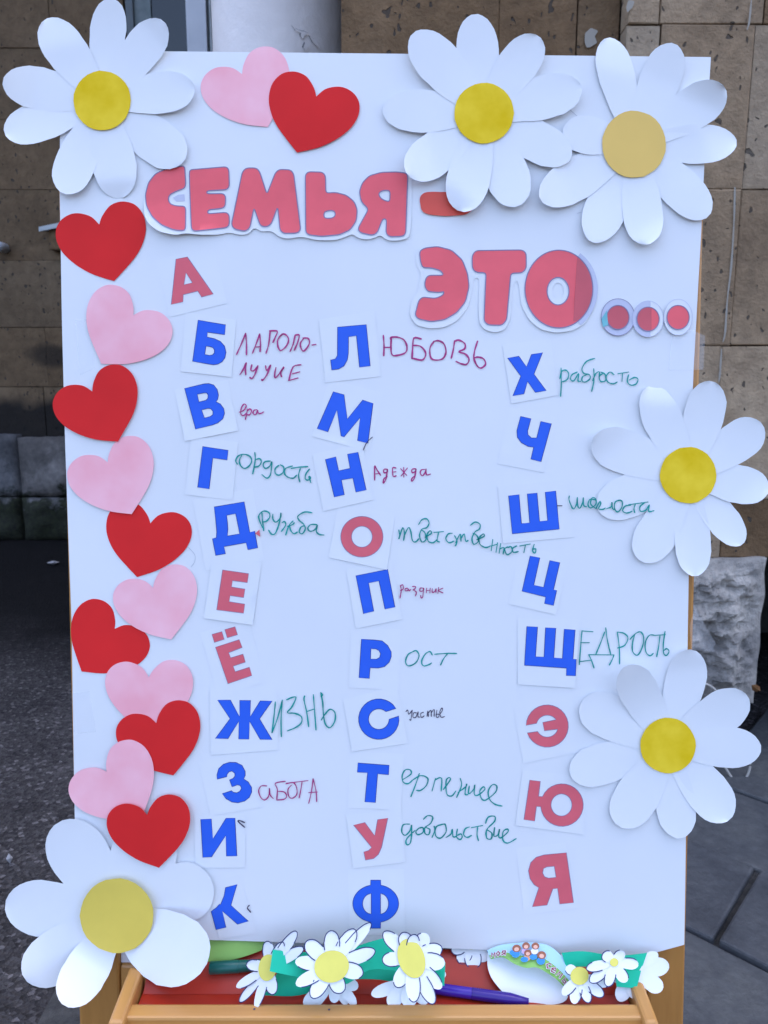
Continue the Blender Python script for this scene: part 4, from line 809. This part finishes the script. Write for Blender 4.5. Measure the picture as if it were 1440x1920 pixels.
# ------------------------------------------------------------------ things in the tray
def small_flower(parent, c, rx, ry, rot, petals, fn, base=0, cm=None, outl=True, W=26):
    f = mk('flower', [fn(c[0], c[1], base-.4), fn(c[0]+6, c[1], base-.4), fn(c[0], c[1]+6, base-.4)], [(0, 2, 1)], M['petal'], parent)
    lines = []
    for i, p in enumerate(petals):
        tip = p[0]; w_ = (p[1] if len(p) > 1 else W)*.9; lift = p[2] if len(p) > 2 else random.uniform(-1, 3)
        V, F = petal_geo(c, tip, w_, fn, lift, random.uniform(-.3, .8), base+(i % 3)*.3, rows=10, cols=4, mx=.62, w0=.40)
        mk('petal', V, F, M['petal'], f, True)
        if outl:
            cols = 4; rows = 10; r1 = random.choice((rows-2, rows, rows))
            vv = [Vector(V[r*(cols+1)]) for r in range(3, r1+1)]
            if r1 == rows: vv += [Vector(V[rows*(cols+1)+k]) for k in range(1, 5)]+[Vector(V[r*(cols+1)+4]) for r in range(rows-1, random.choice((3, 5, 7)), -1)]
            nn = (fn(c[0], c[1], 1)-fn(c[0], c[1], 0)).normalized()
            lines.append([v+nn*.0004 for v in vv])
    if outl:
        V, F = [], []
        for ln in lines:
            b = len(V)
            for k, v in enumerate(ln):
                d = (ln[min(k+1, len(ln)-1)]-ln[max(k-1, 0)]).normalized(); nn = (fn(c[0], c[1], 1)-fn(c[0], c[1], 0)).normalized(); q = d.cross(nn)*.00042
                V += [v+q, v-q]
            F += [(b+2*k, b+2*k+1, b+2*k+3, b+2*k+2) for k in range(len(ln)-1)]
        mk('outline', V, F, M['navy'], f)
    sheet('flower_centre', [ell(c[0], c[1], rx, ry, n=24, rot=rot)], lambda x, y: fn(x, y, base+1.4), cm or M['lemon_small'], f, 0)
    return f
def strip(name, top, bot, fn, mat, parent, n=5):
    a, b = spline(top, 5), spline(bot, 5); k = min(len(a), len(b)); V, F = [], []
    for i in range(k):
        t = i/(k-1)
        for j in range(n+1):
            s = j/n; V.append(fn(a[i][0]+(b[i][0]-a[i][0])*s, a[i][1]+(b[i][1]-a[i][1])*s, t, s))
    for i in range(k-1):
        for j in range(n):
            q = i*(n+1)+j; F.append((q, q+1, q+n+2, q+n+1))
    return mk(name, V, F, mat, parent, True)
random.seed(33)
FLR = .5755
fm = floor_map(FLR)
def dn(px, py, depth): return plane_map(px, py, depth, R(20))
# green bracelet with the two open daisies
pf = plane_map(640, 1812, .705, R(38)); pb = plane_map(640, 1830, .722, R(20))
t = thing('paper_bracelet', fm(640, 1868, 0), 'green paper bracelet carrying two pale yellow centred daisies in the tray', 'bracelet', 'paper bracelets in the tray')
strip('band', [(510,1781),(560,1786),(640,1784),(690,1768),(740,1758),(800,1772),(836,1805)], [(504,1822),(560,1834),(640,1850),(690,1822),(740,1822),(800,1832),(834,1850)], lambda x, y, a, s: pf(x, y, -6-14*math.sin(a*math.pi)**2), M['green'], t)
strip('band_inside', [(520,1826),(580,1838),(660,1832),(740,1818),(800,1830),(832,1846)], [(493,1872),(560,1876),(640,1852),(700,1848),(760,1854),(826,1856)], lambda x, y, a, s: pb(x, y, -6-8*math.sin(a*math.pi)), M['green'], t)
small_flower(t, (622,1812), 33, 30, -20, [((574,1766),34), ((623,1745),32), ((664,1742),32), ((695,1731),24), ((703,1782),30), ((681,1824),34), ((637,1863),33), ((585,1870),32), ((556,1846),29), ((554,1803),30)], pf, 0)
pf2 = plane_map(771, 1797, .70, R(38), R(8))
small_flower(t, (771,1797), 25, 38, -18, [((719,1748),30), ((756,1748),30), ((776,1752),26), ((800,1751),32), ((828,1776),34), ((834,1806),36), ((827,1853),30), ((812,1882),28), ((776,1878),30), ((742,1850),30), ((717,1799),30)], pf2, 0)
# the loop's end: side-on daisy behind the tab
pa = plane_map(500, 1815, .718, R(28), R(-25))
t2 = thing('paper_bracelet', fm(490, 1866, 0), 'bracelet end with a narrow side-turned daisy half hidden by the green tab', 'bracelet', 'paper bracelets in the tray')
small_flower(t2, (503,1814), 17, 25, 8, [((505,1764),24), ((532,1766),20), ((560,1746),22), ((570,1778),24), ((465,1808),24), ((446,1850),20), ((451,1879),18), ((481,1889),19), ((513,1864),26)], pa, 0)
strip('band', [(497,1800),(530,1800),(560,1810)], [(497,1826),(530,1828),(560,1834)], lambda x, y, a, s: pa(x, y, -6-6*a), M['green'], t2)
# bluish daisies lying flat under them
t3 = thing('paper_bracelet', fm(640, 1860, 0), 'white daisies lying face down under the green bracelet on the red tray floor', 'bracelet', 'paper bracelets in the tray')
pc = plane_map(640, 1850, .724, R(40))
small_flower(t3, (628,1836), 14, 12, 0, [((570,1884),30), ((580,1895),22), ((628,1880),24), ((650,1884),20), ((668,1884),22), ((672,1850),26)], pc, 0, M['petal'], False)
pc2 = plane_map(760, 1850, .721, R(40))
small_flower(t3, (766,1838), 14, 12, 0, [((697,1866),28), ((730,1886),34), ((768,1888),34), ((800,1882),28), ((836,1826),30)], pc2, 0, M['petal'], False)
# right-hand heap
t4 = thing('paper_bracelet', fm(1130, 1860, 0), 'green bracelet with overlapping white daisies beside the right tray cheek', 'bracelet', 'paper bracelets in the tray')
p1 = plane_map(1090, 1830, .722, R(45)); p2 = plane_map(1190, 1820, .735, R(42)); p3 = plane_map(1150, 1800, .74, R(35))
small_flower(t4, (1192,1816), 13, 12, 0, [((1252,1812),40,4), ((1239,1858),36,2), ((1192,1874),38), ((1158,1876),34), ((1232,1787),26), ((1150,1840),30)], p2, 0, M['petal'], False)
strip('band', [(1052,1786),(1090,1782),(1150,1790),(1212,1786)], [(1060,1812),(1110,1812),(1150,1824),(1192,1846)], lambda x, y, a, s: p3(x, y, 2+6*math.sin(a*3.1)), M['green'], t4)
strip('band_inside', [(1150,1822),(1180,1818),(1198,1818)], [(1152,1848),(1175,1850),(1190,1850)], lambda x, y, a, s: p3(x, y, 7), M['green'], t4)
small_flower(t4, (1086,1830), 17, 17, 0, [((1076,1882),24), ((1104,1880),22), ((1130,1868),24), ((1142,1846),24), ((1056,1866),22), ((1062,1812),22)], p1, 0, M['lemon_small'], True)
small_flower(t4, (1150,1805), 8, 8, 0, [((1196,1808),24), ((1172,1842),24), ((1138,1850),22), ((1106,1842),24), ((1098,1816),22), ((1130,1787),24), ((1166,1784),22)], plane_map(1150, 1810, .722, R(45)), 2, M['lemon_small'], True)
# daisies half under the poster edge, behind
t5 = thing('paper_bracelet', fm(880, 1835, 0), 'outlined white daisy peeping out under the poster between marker and printed strip', 'bracelet', 'paper bracelets in the tray')
p5 = plane_map(880, 1790, .757, R(35))
small_flower(t5, (884,1768), 14, 12, 0, [((862,1806),30), ((888,1816),34), ((912,1802),28), ((846,1782),28), ((920,1776),26)], p5, 0)
t6 = thing('paper_bracelet', fm(1050, 1835, 0), 'outlined white daisy tucked behind the printed family strip', 'bracelet', 'paper bracelets in the tray')
p6 = plane_map(1040, 1780, .758, R(35))
small_flower(t6, (1052,1764), 14, 12, 0, [((1042,1800),30), ((1064,1800),30), ((1092,1790),30), ((1030,1778),24)], p6, 0)
# white paper piece and the printed strip
pw = plane_map(970, 1840, .7385, R(56))
o = sheet('paper_cup_liner', [spline([(913,1806),(918,1830),(932,1850),(952,1868),(985,1880),(1030,1885),(1060,1878),(1062,1850),(1045,1822),(1012,1790),(965,1774),(920,1780)], 4, True)], lambda x, y: pw(x, y, 5*((x-985)/75)**2), M['petal'], None, 14, loc=fm(980, 1878, 0)); tag(o, 'plain white curved paper piece lying on the red tray floor', 'paper')
t7 = thing('printed_strip', fm(985, 1875, 0), 'curved paper strip printed with a cartoon family, sky and grass', 'bracelet')
ZS = (820, 1750, 280/1440)
pq = plane_map(990, 1810, .740, R(58))
top = T(ZS, [(480,165),(600,122),(760,108),(900,108),(1040,130),(1140,190),(1240,290),(1330,400),(1315,480)]); bot = T(ZS, [(515,250),(630,240),(740,310),(850,352),(950,350),(1050,400),(1150,465),(1230,545),(1258,600)])
arch = lambda a: 6*math.sin(a*math.pi)
def sf(x, y, a, s): return pq(x, y, arch(a))
def mid(sv): return [(a[0]+(b[0]-a[0])*sv, a[1]+(b[1]-a[1])*sv) for a, b in zip(top, bot)]
strip('sky_print', top, mid(.55), lambda x, y, a, s: sf(x, y, a, s), M['skyband'], t7); strip('grass_print', mid(.55), bot, lambda x, y, a, s: sf(x, y, a, s), M['grassband'], t7)
def onstrip(x, y, e=.6):                             # point on the strip's face
    a = min(1, max(0, (x-top[0][0])/(top[-1][0]-top[0][0]))); return pq(x, y, arch(a)+e)
def blob(name, zx, zy, rx, ry, mat, e): sheet(name, [T(ZS, ell(zx, zy, rx, ry, n=14))], lambda x, y: onstrip(x, y, e), mat, t7, 0)
for zx, zy, r_, body in ((755,172,46,'pblue'), (845,150,42,'plilac'), (935,152,42,'pwhite'), (862,218,40,'porange'), (995,238,48,'pblue')):
    blob('body_print', zx-8, zy+r_*1.15, r_*.85, r_*.75, M[body], 2.2); blob('hair_print', zx, zy, r_*.9, r_*.8, M['hair'], 2.5); blob('face_print', zx, zy+10, r_*.5, r_*.44, M['skin'], 2.8)
for zx, zy in ((725,210), (830,280), (915,258)): blob('body_print', zx, zy, 36, 26, M['pblue'], 2.4)
wl = {'м': [(0,10),(1,0),(4,6),(7,0),(8,10)], 'о': [(4,0),(0,5),(4,10),(8,5),(4,0)], 'я': [(8,10),(8,0),(2,1),(2,5),(8,5),(0,10)], 'с': [(8,2),(4,0),(0,5),(4,10),(8,8)], 'е': [(0,5),(8,5),(5,0),(0,4),(2,10),(8,9)], 'ь': [(1,0),(1,10),(7,9),(7,5),(1,5)]}
def strip_word(chars, centres, ang, size):
    Ls = []
    for chx, (cx, cy), an in zip(chars, centres, ang):
        c, s = math.cos(R(an)), math.sin(R(an)); k = size/10
        Ls.append(T(ZS, [(cx+((x-4)*c-(y-5)*s)*k, cy+((x-4)*s+(y-5)*c)*k) for x, y in wl[chx]]))
    ribbon('print_halo', Ls, 4.6, lambda x, y: onstrip(x, y, 3.2), M['pwhite'], t7, 0); ribbon('print_word', Ls, 2.3, lambda x, y: onstrip(x, y, 3.5), M['maroon'], t7, 0)
strip_word('моя', [(535,222), (580,214), (630,212)], [0, 2, 4], 42)
strip_word('семья', [(1062,340), (1112,378), (1170,420), (1222,475), (1258,535)], [28, 33, 40, 46, 55], 52)
# lime strip under the poster's left corner
pl = plane_map(440, 1785, .757, R(25))
t8 = thing('lime_bracelet', fm(440, 1835, 0), 'lime green paper band between the biggest daisy and the green bracelet', 'bracelet')
strip('band', [(380,1762),(440,1756),(500,1756)], [(385,1803),(440,1797),(490,1782)], lambda x, y, a, s: pl(x, y, 3*math.sin(a*3)), M['lime'], t8)
# markers
SN = Vector((0, -(SB.z-SA.z), SB.y-SA.y)).normalized()
def marker(name, p0, p1, r, mat, capmat, label, taper=False):
    a, b = (onZ(*p0, FLR+r), onZ(*p1, FLR+r)) if taper else (hit(*p0, SA+SN*r, SN), hit(*p1, SA+SN*r, SN)); d = b-a
    t = thing(name, (a+b)/2-Vector((0, 0, r)), label, 'marker')
    ts = [0, .02, .5, 1.0]; rs = [r*.8, r, r, r*(.92)]
    tube('barrel', [a+d*q for q in ts], r, mat, t, 20, radii=rs)
    tube('cap', [a+d*.52, a+d*.53, a+d*1.05, a+d*1.30], r, capmat, t, 20, radii=[r*1.0, r*1.06, r*1.03, r*.55]) if taper else tube('cap', [a-d*.01, a, a+d*.5, a+d*.51], r, capmat, t, 20, radii=[r*.9, r*1.05, r*1.05, r])
marker('marker_pen', (394,1815), (500,1809), .0055, M['pgreen'], M['pgreen'], 'dark green marker pen lying in the tray beside the lime band')
marker('marker_pen', (815,1853), (950,1872), .0050, M['ppurple'], M['pcap'], 'purple marker pen lying in the tray in front of the white paper', True)
